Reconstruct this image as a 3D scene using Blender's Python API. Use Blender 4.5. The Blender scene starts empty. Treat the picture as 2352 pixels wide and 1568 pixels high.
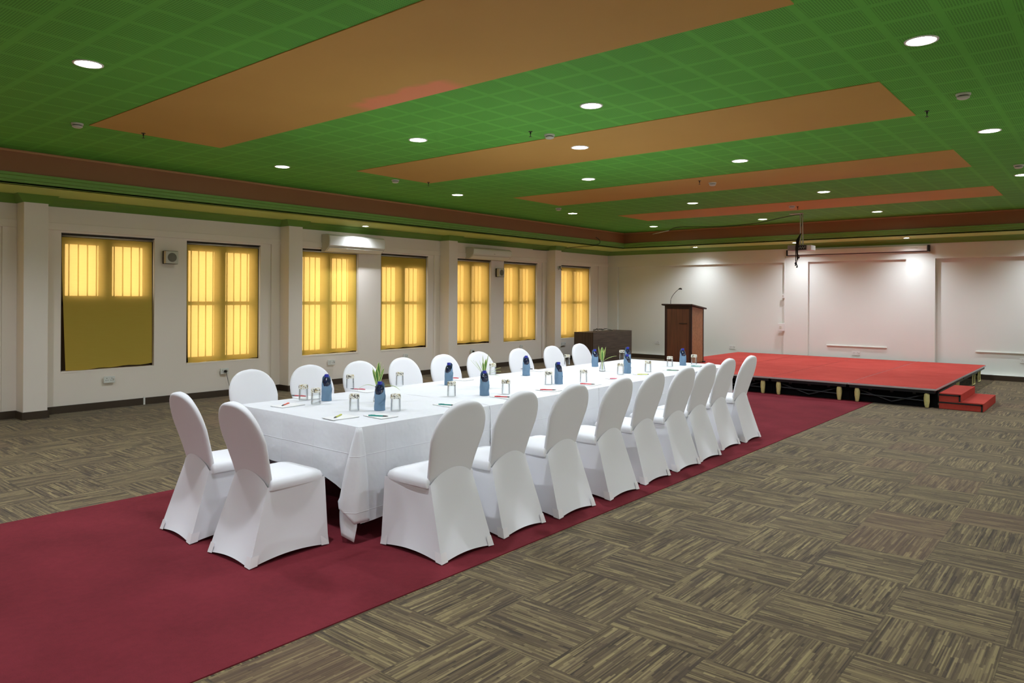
import bpy, bmesh, math, random
from mathutils import Vector, Matrix
S = bpy.context.scene
COL = S.collection
PI = math.pi
R = math.radians

# ------------------------------------------------------------------ camera, world, exposure
cam_d = bpy.data.cameras.new('camera')
cam = bpy.data.objects.new('camera', cam_d)
COL.objects.link(cam)
cam_d.sensor_width = 36.0
cam_d.lens = 36.0 * 1671.1 / 2352
cam_d.shift_y = (684.3 - 784.0) / 2352
cam_d.clip_start = 0.05
cam.matrix_world = (Matrix.Translation((0, 0, 1.6)) @ Matrix.Rotation(0.6952, 4, 'Z')
                    @ Matrix.Rotation(PI / 2, 4, 'X') @ Matrix.Rotation(0.0053, 4, 'Z'))
S.camera = cam

world = bpy.data.worlds.new('daylight')
S.world = world
world.use_nodes = True
bgn = world.node_tree.nodes['Background']
bgn.inputs[0].default_value = (1.0, 0.97, 0.9, 1)
bgn.inputs[1].default_value = 3.4

S.view_settings.view_transform = 'Standard'
S.view_settings.look = 'None'
S.view_settings.gamma = 1
S.view_settings.use_curve_mapping = False
S.view_settings.exposure = 0.8
S.cycles.max_bounces = 8
S.cycles.diffuse_bounces = 5
S.cycles.transparent_max_bounces = 16
S.cycles.sample_clamp_indirect = 4.0
S.cycles.use_denoising = True

DOWN_POWER = 78.0        # ceiling downlights, W
SOFFIT_POWER = 52.0      # small soffit downlights, W
LAMP_COLOR = (0.90, 0.96, 1.06)

# ------------------------------------------------------------------ room numbers (metres)
XL, XR, YB, YF = -11.05, 1.75, 17.45, -3.85
ZW = 2.80                # top of wall
ZS = 2.90                # soffit
ZC = 3.30                # tray ceiling
TX0, TX1, TY0, TY1 = -9.87, 0.57, -2.77, 16.35
TABLE_Z = 0.76
random.seed(7)

# ------------------------------------------------------------------ material helpers
def lin(c):
    return tuple(((v / 255) / 12.92 if v / 255 <= 0.04045 else ((v / 255 + 0.055) / 1.055) ** 2.4) for v in c) + (1,)

class NT:
    def __init__(s, name):
        s.m = bpy.data.materials.new(name); s.m.use_nodes = True
        s.t = s.m.node_tree; s.b = s.t.nodes['Principled BSDF']; s.out = s.t.nodes['Material Output']
    def n(s, typ, **kw):
        nd = s.t.nodes.new(typ)
        for k, v in kw.items(): setattr(nd, k, v)
        return nd
    def l(s, a, b): s.t.links.new(a, b)
    def val(s, x, sock):
        if isinstance(x, (int, float)): sock.default_value = x
        elif isinstance(x, tuple): sock.default_value = x
        else: s.l(x, sock)
    def math(s, op, a, b=0.0, c=0.0, clamp=False):
        nd = s.n('ShaderNodeMath', operation=op, use_clamp=clamp)
        s.val(a, nd.inputs[0]); s.val(b, nd.inputs[1]); s.val(c, nd.inputs[2])
        return nd.outputs[0]
    def mix(s, f, a, b):
        nd = s.n('ShaderNodeMix', data_type='RGBA')
        s.val(f, nd.inputs[0]); s.val(a, nd.inputs[6]); s.val(b, nd.inputs[7])
        return nd.outputs[2]
    def pos(s):
        g = s.n('ShaderNodeNewGeometry'); sp = s.n('ShaderNodeSeparateXYZ')
        s.l(g.outputs['Position'], sp.inputs[0]); return g.outputs['Position'], sp.outputs
    def noise(s, vec, scale, detail=3.0, rough=0.5):
        nd = s.n('ShaderNodeTexNoise'); nd.inputs['Scale'].default_value = scale
        nd.inputs['Detail'].default_value = detail; nd.inputs['Roughness'].default_value = rough
        if vec is not None: s.l(vec, nd.inputs['Vector'])
        return nd.outputs[0]
    def ramp(s, f, stops):
        nd = s.n('ShaderNodeValToRGB'); cr = nd.color_ramp
        while len(cr.elements) < len(stops): cr.elements.new(0.5)
        for e, (p, c) in zip(cr.elements, stops): e.position = p; e.color = c
        s.l(f, nd.inputs[0]); return nd.outputs[0]
    def comb(s, x, y, z=0.0):
        nd = s.n('ShaderNodeCombineXYZ')
        for i, v in enumerate((x, y, z)): s.val(v, nd.inputs[i])
        return nd.outputs[0]
    def bump(s, h, strength=0.3, dist=0.01):
        nd = s.n('ShaderNodeBump'); nd.inputs['Strength'].default_value = strength
        nd.inputs['Distance'].default_value = dist; s.l(h, nd.inputs['Height'])
        s.l(nd.outputs[0], s.b.inputs['Normal'])

def mat(name, rgb, rough=0.6, metal=0.0, spec=0.5, var=0.06, nscale=6.0, bump=0.0, bscale=40, sheen=0.0):
    """plain procedural surface: a colour with slight noise in tone and an optional noise bump"""
    q = NT(name); c = lin(rgb)
    tc = q.n('ShaderNodeTexCoord')
    nz = q.noise(tc.outputs['Object'], nscale)
    lo = tuple(v * (1 - var) for v in c[:3]) + (1,); hi = tuple(min(1, v * (1 + var)) for v in c[:3]) + (1,)
    q.l(q.mix(nz, lo, hi), q.b.inputs['Base Color'])
    q.b.inputs['Roughness'].default_value = rough
    q.b.inputs['Metallic'].default_value = metal
    q.b.inputs['Specular IOR Level'].default_value = spec
    if sheen: q.b.inputs['Sheen Weight'].default_value = sheen
    if bump: q.bump(q.noise(tc.outputs['Object'], bscale, 4), bump, 0.004)
    return q.m

def m_carpet_tiles():
    q = NT('striped_carpet_tiles'); P, xyz = q.pos(); p = 0.505
    a = q.math('DIVIDE', q.math('ADD', xyz[0], 1.915 + 40 * p), p)
    b = q.math('DIVIDE', q.math('ADD', xyz[1], -3.045 + 40 * p), p)
    i, j = q.math('FLOOR', a), q.math('FLOOR', b)
    fa, fb = q.math('FRACT', a), q.math('FRACT', b)
    par = q.math('MODULO', q.math('ADD', i, j), 2.0)          # 0: stripes along X
    par = q.math('GREATER_THAN', par, 0.5)
    def sel(x, y): return q.math('ADD', q.math('MULTIPLY', x, q.math('SUBTRACT', 1.0, par)), q.math('MULTIPLY', y, par))
    u, v = sel(fa, fb), sel(fb, fa)
    wn = q.n('ShaderNodeTexWhiteNoise', noise_dimensions='2D'); q.l(q.comb(i, j), wn.inputs['Vector'])
    rnd = wn.outputs['Value']
    line = q.math('FLOOR', q.math('MULTIPLY', v, 38.0))
    off = q.math('MULTIPLY', rnd, 91.0)
    def dashes(nl, ns, seed):
        """straight yarn lines cut into dashes: one random tone per dash"""
        ln = q.math('FLOOR', q.math('MULTIPLY', v, nl))
        w1 = q.n('ShaderNodeTexWhiteNoise', noise_dimensions='2D'); q.l(q.comb(q.math('ADD', ln, seed), off), w1.inputs['Vector'])
        sg = q.math('FLOOR', q.math('ADD', q.math('MULTIPLY', u, ns), q.math('MULTIPLY', w1.outputs['Value'], 5.0)))
        w2 = q.n('ShaderNodeTexWhiteNoise', noise_dimensions='3D'); q.l(q.comb(q.math('ADD', ln, seed), sg, off), w2.inputs['Vector'])
        return w2.outputs['Value']
    n1 = q.math('ADD', q.math('MULTIPLY', dashes(32.0, 2.0, 0.0), 0.36), q.math('ADD', q.math('MULTIPLY', dashes(60.0, 3.0, 40.0), 0.36), q.math('MULTIPLY', dashes(84.0, 1.0, 80.0), 0.28)))
    vec2 = q.comb(q.math('MULTIPLY', u, 1.0), q.math('ADD', q.math('MULTIPLY', v, 7.0), off), 3.0)
    n2 = q.noise(vec2, 1.0, 1.0)
    t = q.math('ADD', q.math('MULTIPLY', n1, 0.8), q.math('MULTIPLY', n2, 0.28))
    c = q.ramp(t, [(0.26, lin((48, 38, 25))), (0.44, lin((84, 70, 47))), (0.60, lin((112, 96, 66))),
                   (0.82, lin((156, 140, 96)))])
    c = q.mix(q.math('MULTIPLY', q.math('GREATER_THAN', rnd, 0.9), 0.3), c, lin((116, 84, 66)))
    hu = q.n('ShaderNodeTexWhiteNoise', noise_dimensions='2D'); q.l(q.comb(q.math('ADD', i, 7.0), line), hu.inputs['Vector'])
    c = q.mix(q.math('MULTIPLY', hu.outputs['Value'], 0.22), c, lin((104, 86, 74)))
    fib = q.noise(P, 420.0, 2.0)
    c = q.mix(q.math('MULTIPLY', fib, 0.30), c, lin((60, 50, 36)))
    # hairline joint between tiles
    e = q.math('MINIMUM', q.math('MINIMUM', fa, q.math('SUBTRACT', 1.0, fa)), q.math('MINIMUM', fb, q.math('SUBTRACT', 1.0, fb)))
    c = q.mix(q.math('MULTIPLY', q.math('LESS_THAN', e, 0.004), 0.35), c, lin((52, 44, 30)))
    q.l(c, q.b.inputs['Base Color']); q.b.inputs['Roughness'].default_value = 0.95
    q.b.inputs['Specular IOR Level'].default_value = 0.15
    q.b.inputs['Sheen Weight'].default_value = 0.15
    q.bump(q.math('ADD', n1, q.math('MULTIPLY', fib, 0.5)), 0.25, 0.004)
    return q.m

def m_red_carpet(name, rgb, rgb2):
    q = NT(name); P, xyz = q.pos()
    n1 = q.noise(P, 2.2, 3.0); n2 = q.noise(P, 160.0, 3.0, 0.7); n3 = q.noise(P, 26.0, 2.0)
    t = q.math('ADD', q.math('MULTIPLY', n1, 0.5), q.math('ADD', q.math('MULTIPLY', n2, 0.35), q.math('MULTIPLY', n3, 0.2)))
    q.l(q.ramp(t, [(0.35, lin(rgb2)), (0.68, lin(rgb))]), q.b.inputs['Base Color'])
    q.b.inputs['Roughness'].default_value = 0.95; q.b.inputs['Specular IOR Level'].default_value = 0.1
    q.bump(n2, 0.35, 0.004); return q.m

def m_ceiling():
    """green perforated board: plain border lines between squares filled with small holes"""
    q = NT('perforated_green_board'); P, xyz = q.pos()
    a = q.math('DIVIDE', q.math('ADD', xyz[0], 4.07 + 0.325 * 60), 0.325)
    b = q.math('DIVIDE', q.math('ADD', xyz[1], -4.56 + 0.33 * 60), 0.33)
    fa, fb = q.math('FRACT', a), q.math('FRACT', b)
    ea = q.math('MINIMUM', fa, q.math('SUBTRACT', 1.0, fa)); eb = q.math('MINIMUM', fb, q.math('SUBTRACT', 1.0, fb))
    inside = q.math('GREATER_THAN', q.math('MINIMUM', ea, eb), 0.075)
    ha = q.math('SUBTRACT', q.math('FRACT', q.math('MULTIPLY', fa, 20.0)), 0.5)
    hb = q.math('SUBTRACT', q.math('FRACT', q.math('MULTIPLY', fb, 20.0)), 0.5)
    d = q.math('SQRT', q.math('ADD', q.math('MULTIPLY', ha, ha), q.math('MULTIPLY', hb, hb)))
    hole = q.math('MULTIPLY', q.math('LESS_THAN', d, 0.33), inside)
    n1 = q.noise(P, 1.4, 2.0)
    g = q.mix(n1, lin((96, 176, 66)), lin((112, 194, 78)))
    q.l(q.mix(q.math('MULTIPLY', hole, 0.62), g, lin((48, 96, 38))), q.b.inputs['Base Color'])
    q.b.inputs['Roughness'].default_value = 0.75; q.b.inputs['Specular IOR Level'].default_value = 0.25
    return q.m

def m_orange(patch=False):
    q = NT('orange_ceiling_paint_patched' if patch else 'orange_ceiling_paint'); P, xyz = q.pos()
    n1 = q.noise(P, 1.1, 3.0)
    c = q.mix(n1, lin((192, 146, 74)), lin((204, 158, 84)))
    if patch:   # a repainted, redder patch and a hairline joint crack
        nz = q.math('MULTIPLY', q.math('SUBTRACT', q.noise(P, 3.0, 2.0), 0.5), 0.25)
        sy = q.math('SUBTRACT', q.math('ADD', xyz[1], nz), 3.96)
        my = q.math('MULTIPLY', sy, 14.0, clamp=True)
        mx = q.math('MULTIPLY', q.math('ADD', xyz[0], 5.3), 6.0, clamp=True)
        mx2 = q.math('MULTIPLY', q.math('SUBTRACT', -3.98, xyz[0]), 7.0, clamp=True)
        m = q.math('MULTIPLY', my, q.math('MULTIPLY', mx, mx2))
        c = q.mix(q.math('MULTIPLY', m, 0.85), c, lin((238, 142, 104)))
    q.l(c, q.b.inputs['Base Color']); q.b.inputs['Roughness'].default_value = 0.7
    q.b.inputs['Specular IOR Level'].default_value = 0.25
    return q.m

def m_wood(name, dark, light, axis='Z', scale=1.0, rough=0.45):
    q = NT(name); tc = q.n('ShaderNodeTexCoord'); mp = q.n('ShaderNodeMapping')
    sc = {'Z': (14, 14, 0.9), 'X': (0.9, 14, 14), 'Y': (14, 0.9, 14)}[axis]
    mp.inputs['Scale'].default_value = tuple(v * scale for v in sc)
    q.l(tc.outputs['Object'], mp.inputs['Vector'])
    n1 = q.noise(mp.outputs[0], 1.6, 5.0, 0.6)
    q.l(q.ramp(n1, [(0.32, lin(dark)), (0.68, lin(light))]), q.b.inputs['Base Color'])
    q.b.inputs['Roughness'].default_value = rough
    return q.m

def m_blind():
    """woven yellow roller-blind cloth that lets daylight through"""
    q = NT('yellow_blind_fabric'); P, xyz = q.pos()
    wv = q.noise(q.comb(q.math('MULTIPLY', xyz[1], 6.0), q.math('MULTIPLY', xyz[2], 60.0), 0.0), 1.0, 3.0)
    c = q.mix(wv, lin((250, 214, 96)), lin((255, 226, 110)))
    d = q.n('ShaderNodeBsdfDiffuse'); q.l(c, d.inputs[0])
    tr = q.n('ShaderNodeBsdfTranslucent'); tr.inputs[0].default_value = (0.92, 0.51, 0.12, 1)
    tp = q.n('ShaderNodeBsdfTransparent'); tp.inputs[0].default_value = (0.60, 0.355, 0.12, 1)
    m1 = q.n('ShaderNodeMixShader'); m1.inputs[0].default_value = 0.40
    q.l(d.outputs[0], m1.inputs[1]); q.l(tr.outputs[0], m1.inputs[2])
    m2 = q.n('ShaderNodeMixShader'); m2.inputs[0].default_value = 0.24
    q.l(m1.outputs[0], m2.inputs[1]); q.l(tp.outputs[0], m2.inputs[2])
    q.l(m2.outputs[0], q.out.inputs[0]); return q.m

def m_sheer():
    q = NT('sheer_window_film')
    tr = q.n('ShaderNodeBsdfTranslucent'); tr.inputs[0].default_value = (0.9, 0.88, 0.8, 1)
    tp = q.n('ShaderNodeBsdfTransparent')
    m = q.n('ShaderNodeMixShader'); m.inputs[0].default_value = 0.6
    q.l(tr.outputs[0], m.inputs[1]); q.l(tp.outputs[0], m.inputs[2]); q.l(m.outputs[0], q.out.inputs[0])
    return q.m

def m_glass(name, tint=(0.96, 0.98, 0.98), edge=(0.55, 0.58, 0.6), gl=0.12):
    """thin clear glass: passes light straight through, darker and shinier where seen edge-on"""
    q = NT(name)
    lw = q.n('ShaderNodeLayerWeight'); lw.inputs[0].default_value = 0.35
    col = q.mix(lw.outputs['Facing'], tint + (1,), edge + (1,))
    tp = q.n('ShaderNodeBsdfTransparent'); q.l(col, tp.inputs[0])
    gs = q.n('ShaderNodeBsdfGlossy'); gs.inputs['Roughness'].default_value = 0.03
    m = q.n('ShaderNodeMixShader')
    fr = q.n('ShaderNodeFresnel'); fr.inputs[0].default_value = 1.45
    q.l(q.math('ADD', q.math('MULTIPLY', fr.outputs[0], 0.55), gl * 0.3), m.inputs[0])
    q.l(tp.outputs[0], m.inputs[1]); q.l(gs.outputs[0], m.inputs[2]); q.l(m.outputs[0], q.out.inputs[0])
    return q.m

def m_emit(name, rgb, strength):
    q = NT(name); e = q.n('ShaderNodeEmission'); e.inputs[0].default_value = rgb + (1,)
    e.inputs[1].default_value = strength; q.l(e.outputs[0], q.out.inputs[0]); return q.m

def m_paper_print():
    """white paper cap with a dark brown and gold printed pattern"""
    q = NT('printed_paper'); tc = q.n('ShaderNodeTexCoord')
    n1 = q.noise(tc.outputs['Object'], 75.0, 2.0)
    n2 = q.noise(tc.outputs['Object'], 40.0, 1.0)
    t = q.math('GREATER_THAN', n1, 0.54)
    ink = q.mix(q.math('GREATER_THAN', n2, 0.52), lin((60, 50, 46)), lin((168, 146, 84)))
    q.l(q.mix(q.math('MULTIPLY', t, 0.85), lin((226, 224, 214)), ink), q.b.inputs['Base Color'])
    q.b.inputs['Roughness'].default_value = 0.8; return q.m

def m_leaf():
    q = NT('striped_leaf'); tc = q.n('ShaderNodeTexCoord'); sp = q.n('ShaderNodeSeparateXYZ')
    q.l(tc.outputs['UV'], sp.inputs[0])
    w = q.math('ABSOLUTE', q.math('SUBTRACT', sp.outputs[0], 0.5))
    c = q.mix(q.math('GREATER_THAN', w, 0.28), lin((78, 128, 44)), lin((206, 218, 136)))
    q.l(c, q.b.inputs['Base Color']); q.b.inputs['Roughness'].default_value = 0.5
    return q.m

def m_linen():
    """white table linen with pressed fold creases and soft rumples"""
    q = NT('white_table_linen'); P, xyz = q.pos()
    n1 = q.noise(P, 4.0, 3.0); n2 = q.noise(P, 11.0, 2.0)
    q.l(q.mix(n1, lin((226, 227, 231)), lin((233, 234, 238))), q.b.inputs['Base Color'])
    q.b.inputs['Roughness'].default_value = 0.85; q.b.inputs['Specular IOR Level'].default_value = 0.2
    def crease(c, pitch, off):
        f = q.math('FRACT', q.math('DIVIDE', q.math('ADD', c, off), pitch))
        d = q.math('MULTIPLY', q.math('ABSOLUTE', q.math('SUBTRACT', f, 0.5)), pitch / 0.004)
        return q.math('SUBTRACT', 1.0, d, clamp=True)
    h = q.math('ADD', q.math('ADD', crease(xyz[0], 0.375, 40.09), crease(xyz[1], 0.52, 40.2)), crease(xyz[2], 0.36, 39.93))
    h = q.math('ADD', q.math('MULTIPLY', h, 0.14), q.math('ADD', q.math('MULTIPLY', n1, 0.9), q.math('MULTIPLY', n2, 0.35)))
    q.bump(h, 0.55, 0.02); return q.m

M = {}
M['wall'] = mat('cream_wall_paint', (240, 230, 219), 0.75, var=0.03, nscale=1.2, spec=0.2)
M['wall_back'] = mat('pale_wall_paint', (226, 228, 220), 0.7, var=0.03, nscale=1.2, spec=0.25)
M['baseboard'] = mat('dark_skirting_tile', (66, 54, 42), 0.4, var=0.15, nscale=5)
M['floor'] = m_carpet_tiles()
M['runner'] = m_red_carpet('crimson_carpet', (124, 45, 54), (100, 35, 42))
M['stage_red'] = m_red_carpet('red_stage_carpet', (190, 78, 68), (170, 62, 54))
M['ceiling'] = m_ceiling()
M['orange'] = m_orange(); M['orange_patch'] = m_orange(True)
M['brown_band'] = mat('rust_brown_paint', (150, 98, 58), 0.6, var=0.05, nscale=2)
M['brown_lip'] = mat('light_rust_paint', (190, 136, 90), 0.6)
M['green_mould'] = mat('green_moulding_paint', (118, 158, 70), 0.55, var=0.05, nscale=3)
M['yellow'] = mat('olive_yellow_paint', (186, 204, 104), 0.6, var=0.04, nscale=2)
M['crown'] = mat('dark_green_crown_paint', (104, 144, 56), 0.6, var=0.05, nscale=3)
M['blind'] = m_blind(); M['sheer'] = m_sheer()
M['frame'] = mat('dark_brown_window_frame', (52, 36, 26), 0.5)
M['rail'] = mat('aluminium_rail', (186, 182, 172), 0.35, 0.7)
M['pane'] = m_glass('window_glass', gl=0.02)
M['cloth'] = mat('white_cover_cloth', (232, 232, 236), 0.85, spec=0.2, var=0.015, nscale=4, sheen=0.1, bump=0.12, bscale=14)
M['table_cloth'] = m_linen()
M['pocket'] = mat('white_foot_pocket', (238, 236, 238), 0.8)
M['white'] = mat('white_plastic', (226, 226, 220), 0.4, var=0.02)
M['offwhite'] = mat('offwhite_plastic', (200, 196, 182), 0.5, var=0.02)
M['grille'] = mat('grey_speaker_cloth', (128, 124, 112), 0.8, bump=0.5, bscale=300)
M['black'] = mat('black_plastic', (22, 22, 24), 0.5)
M['deepblack'] = mat('under_deck_shade', (10, 10, 12), 0.9, spec=0.1)  # shade under the stage deck, put into a flat black
M['darkmetal'] = mat('black_steel', (26, 26, 30), 0.45, 0.3)
M['metal'] = mat('brushed_metal', (170, 170, 168), 0.3, 0.9)
M['alu'] = mat('aluminium_edge', (196, 190, 192), 0.4, 0.5)
M['cream_leg'] = mat('cream_crinkled_wrap', (212, 204, 140), 0.7, var=0.25, nscale=30, bump=1.0, bscale=30)
M['wood_dark'] = m_wood('dark_walnut', (72, 42, 24), (104, 64, 38), 'Z')
M['wood_side'] = m_wood('light_teak_veneer', (136, 98, 60), (164, 120, 78), 'X')  # paler brown veneer of the lectern's side panel
M['wood_trim'] = m_wood('black_brown_edge', (34, 18, 10), (52, 28, 18), 'Z')
M['desk_front'] = m_wood('wenge_vertical', (54, 40, 34), (84, 64, 54), 'Z')
M['desk_side'] = m_wood('wenge_horizontal', (56, 44, 36), (94, 76, 64), 'Y', 1.2)
M['napkin'] = mat('slate_blue_napkin', (112, 142, 170), 0.85, var=0.08, nscale=30, bump=0.3, bscale=120)
M['cap'] = mat('blue_bottle_cap', (38, 48, 160), 0.35)
M['bottle'] = mat('dark_blue_bottle', (24, 34, 60), 0.12, spec=0.8, var=0.4, nscale=60)
M['tumbler'] = m_glass('tumbler_glass', (0.99, 0.995, 0.995), (0.84, 0.86, 0.87), 0.02)
M['vase'] = m_glass('vase_glass', (0.98, 0.985, 0.99), (0.72, 0.74, 0.76), 0.03)
M['paper_print'] = m_paper_print()
M['paper'] = mat('white_paper', (236, 236, 236), 0.7, var=0.01)
M['leaf'] = m_leaf()
M['lens'] = m_emit('lamp_lens', (1.0, 1.0, 0.98), 22.0)
M['reflector'] = mat('white_lamp_reflector', (230, 230, 224), 0.3)
M['mark'] = mat('indigo_print', (60, 50, 96), 0.6)
M['darkslot'] = mat('dark_slot', (34, 32, 30), 0.7)
PENS = {'orange': (236, 96, 60), 'pink': (214, 92, 116), 'yellow': (206, 210, 84), 'teal': (38, 150, 140),
        'red': (206, 50, 62), 'green': (44, 116, 84), 'black': (40, 40, 44)}
for k, c in PENS.items(): M['pen_' + k] = mat(k + '_pen_plastic', c, 0.35)

# ------------------------------------------------------------------ mesh helpers
def box(bm, x0, x1, y0, y1, z0, z1, M4=None):
    vs = [bm.verts.new((x, y, z)) for z in (z0, z1) for y in (y0, y1) for x in (x0, x1)]
    for f in ((0, 2, 3, 1), (4, 5, 7, 6), (0, 1, 5, 4), (2, 6, 7, 3), (0, 4, 6, 2), (1, 3, 7, 5)):
        bm.faces.new([vs[i] for i in f])
    if M4 is not None: bmesh.ops.transform(bm, matrix=M4, verts=vs)
    return vs

def loft(bm, rings, close=True, cap0=False, cap1=False):
    vr = [[bm.verts.new(p) for p in r] for r in rings]
    n = len(vr[0])
    for a, b in zip(vr, vr[1:]):
        for i in range(n if close else n - 1):
            k = (i + 1) % n
            bm.faces.new((a[i], a[k], b[k], b[i]))
    if cap0: bm.faces.new(list(reversed(vr[0])))
    if cap1: bm.faces.new(vr[-1])
    return vr

def lathe(bm, prof, seg=24, c=(0, 0), cap0=True, cap1=True):
    rings = [[(c[0] + r * math.cos(2 * PI * i / seg), c[1] + r * math.sin(2 * PI * i / seg), z) for i in range(seg)] for r, z in prof]
    return loft(bm, rings, True, cap0, cap1)

def tube(bm, pts, r, seg=8):
    pts = [Vector(p) for p in pts]; rings = []
    for i, p in enumerate(pts):
        t = (pts[min(i + 1, len(pts) - 1)] - pts[max(i - 1, 0)]).normalized()
        up = Vector((0, 0, 1)) if abs(t.z) < 0.95 else Vector((1, 0, 0))
        a = t.cross(up).normalized(); b = a.cross(t).normalized()
        rr = r[i] if isinstance(r, (list, tuple)) else r
        rings.append([p + a * rr * math.cos(2 * PI * k / seg) + b * rr * math.sin(2 * PI * k / seg) for k in range(seg)])
    loft(bm, rings, True, True, True)

def obj(name, bm, m, parent=None, smooth=False, bevel=0.0, loc=None, auto=None):
    bmesh.ops.recalc_face_normals(bm, faces=bm.faces)
    me = bpy.data.meshes.new(name); bm.to_mesh(me); bm.free()
    me.materials.append(m)
    if smooth:
        for p in me.polygons: p.use_smooth = True
    o = bpy.data.objects.new(name, me); COL.objects.link(o)
    if parent is not None: o.parent = parent
    if loc is not None: o.location = loc
    if bevel:
        md = o.modifiers.new('bevel', 'BEVEL'); md.width = bevel; md.segments = 2; md.limit_method = 'ANGLE'
    if auto:
        try: me.set_sharp_from_angle(angle=R(auto))
        except Exception: pass
    return o

def boxobj(name, dims, m, parent=None, bevel=0.0, loc=None):
    bm = bmesh.new(); box(bm, *dims); return obj(name, bm, m, parent, bevel=bevel, loc=loc)

def tag(o, label, cat, group=None, kind=None):
    o['label'] = label; o['category'] = cat
    if group: o['group'] = group
    if kind: o['kind'] = kind
    return o

def thing(name, label, cat, loc=(0, 0, 0), rotz=0.0, group=None, kind=None):
    o = bpy.data.objects.new(name, None); COL.objects.link(o)
    o.empty_display_size = 0.1
    o.location = loc; o.rotation_euler = (0, 0, rotz)
    return tag(o, label, cat, group, kind)

def struct(o):
    o['kind'] = 'structure'; return o

def dup(root, loc, rotz=None, label=None):
    r = root.copy(); COL.objects.link(r); r.location = loc
    if rotz is not None: r.rotation_euler = (0, 0, rotz)
    if label: r['label'] = label
    for ch in list(root.children):
        c = ch.copy(); COL.objects.link(c); c.parent = r
        for g in list(ch.children):
            d = g.copy(); COL.objects.link(d); d.parent = c
    return r

# ------------------------------------------------------------------ floor
bm = bmesh.new(); box(bm, XL - 0.3, XR + 0.1, YF - 0.1, YB + 0.4, -0.12, 0.0)
struct(obj('floor', bm, M['floor']))
bm = bmesh.new(); box(bm, -5.99, -2.94, -3.4, 13.4, 0.0, 0.006)
tag(obj('carpet_runner', bm, M['runner']), 'long crimson carpet runner laid on the floor under the banquet table', 'carpet')

# ------------------------------------------------------------------ left wall with window openings
WINS = [(3.68, 4.93), (5.42, 6.68), (7.49, 8.73), (9.28, 10.54), (11.29, 12.53), (12.98, 14.26), (15.15, 16.64)]
WZ0, WZ1 = 0.56, 2.46
XM = XL - 0.03          # recessed field of the wall
OUTW = [(-0.2, 1.05), (1.5, 2.72)]   # two more of the same behind the photographer's left
bm = bmesh.new()
ys = YF
allw = sorted(OUTW + WINS)
for a, b in allw:
    box(bm, XM - 0.22, XM, ys, a, 0, 2.9); ys = b
    box(bm, XM - 0.22, XM, a, b, 0, WZ0)
    box(bm, XM - 0.22, XM, a, b, WZ1, 2.9)
box(bm, XM - 0.22, XM, ys, YB + 0.2, 0, 2.9)
# raised band over the windows and raised strips beside the columns
box(bm, XM, XL, YF, YB, 2.49, 2.9)
PIL = [(-4.4, -4.13), (-0.66, -0.38), (3.15, 3.43), (7.03, 7.30), (10.86, 11.12), (14.6, 14.86)]
for a, b in PIL:
    box(bm, XM, XL, a - 0.16, b + 0.13, 0.0, 2.49)
box(bm, XM, XL, 16.98, YB, 0, 2.49)
struct(obj('wall_left', bm, M['wall']))
for k, (a, b) in enumerate(PIL[1:]):
    bm = bmesh.new(); box(bm, XL, -10.78, a, b, 0, 2.9)
    struct(obj('trim_%d' % (k + 1), bm, M['wall'], bevel=0.006))
# fillet line: the slightly raised ledge above the windows
bm = bmesh.new()
edges = [YF] + [v for p in PIL for v in p] + [YB]
for a, b in ((PIL[1][1], PIL[2][0]), (PIL[2][1], PIL[3][0]), (PIL[3][1], PIL[4][0]), (PIL[4][1], PIL[5][0]), (PIL[5][1], YB)):
    box(bm, XL, XL + 0.018, a, b, 2.49, 2.585)
struct(obj('trim_6', bm, M['wall'], bevel=0.004))

# ------------------------------------------------------------------ back wall with shallow blind niches
NIC = [(-10.73, -6.13, 0.065), (-5.57, -3.52, 0.065), (-2.97, 1.2, 0.11)]
bm = bmesh.new()
D = 0.30
box(bm, XL - 0.25, XR + 0.2, YB + 0.12, YB + D, 0, 3.0)
xs = XL - 0.25
for a, b, d in NIC:
    box(bm, xs, a, YB, YB + 0.12, 0, 3.0); xs = b
    box(bm, a, b, YB + d, YB + 0.12, 0, 3.0)
    box(bm, a, b, YB, YB + 0.12, 2.48, 3.0)
    box(bm, a, b, YB, YB + 0.12, 0, 0.11)
box(bm, xs, XR + 0.2, YB, YB + 0.12, 0, 3.0)
struct(obj('wall_back', bm, M['wall_back']))
for k, (a, b, z) in enumerate(((-5.16, -3.90, 0.545), (-2.25, 0.6, 0.545))):
    d = NIC[k + 1][2]
    bm = bmesh.new(); box(bm, a, b, YB + d - 0.03, YB + d, z, z + 0.022)
    struct(obj('trim_%d' % (7 + k), bm, M['wall_back'], bevel=0.004))
struct(boxobj('wall_front', (XL - 0.2, XR + 0.2, YF - 0.2, YF, 0, 3.0), M['wall']))
bm = bmesh.new(); FILL_WINS = [(-2.6, -1.3), (2.9, 4.2), (7.5, 8.8), (11.3, 12.6)]; ys = YF
for a, b in FILL_WINS:
    box(bm, XR, XR + 0.2, ys, a, 0, 3.0); ys = b
    box(bm, XR, XR + 0.2, a, b, 0, 0.56); box(bm, XR, XR + 0.2, a, b, 2.46, 3.0)
box(bm, XR, XR + 0.2, ys, YB, 0, 3.0)
struct(obj('wall_right', bm, M['wall']))
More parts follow.
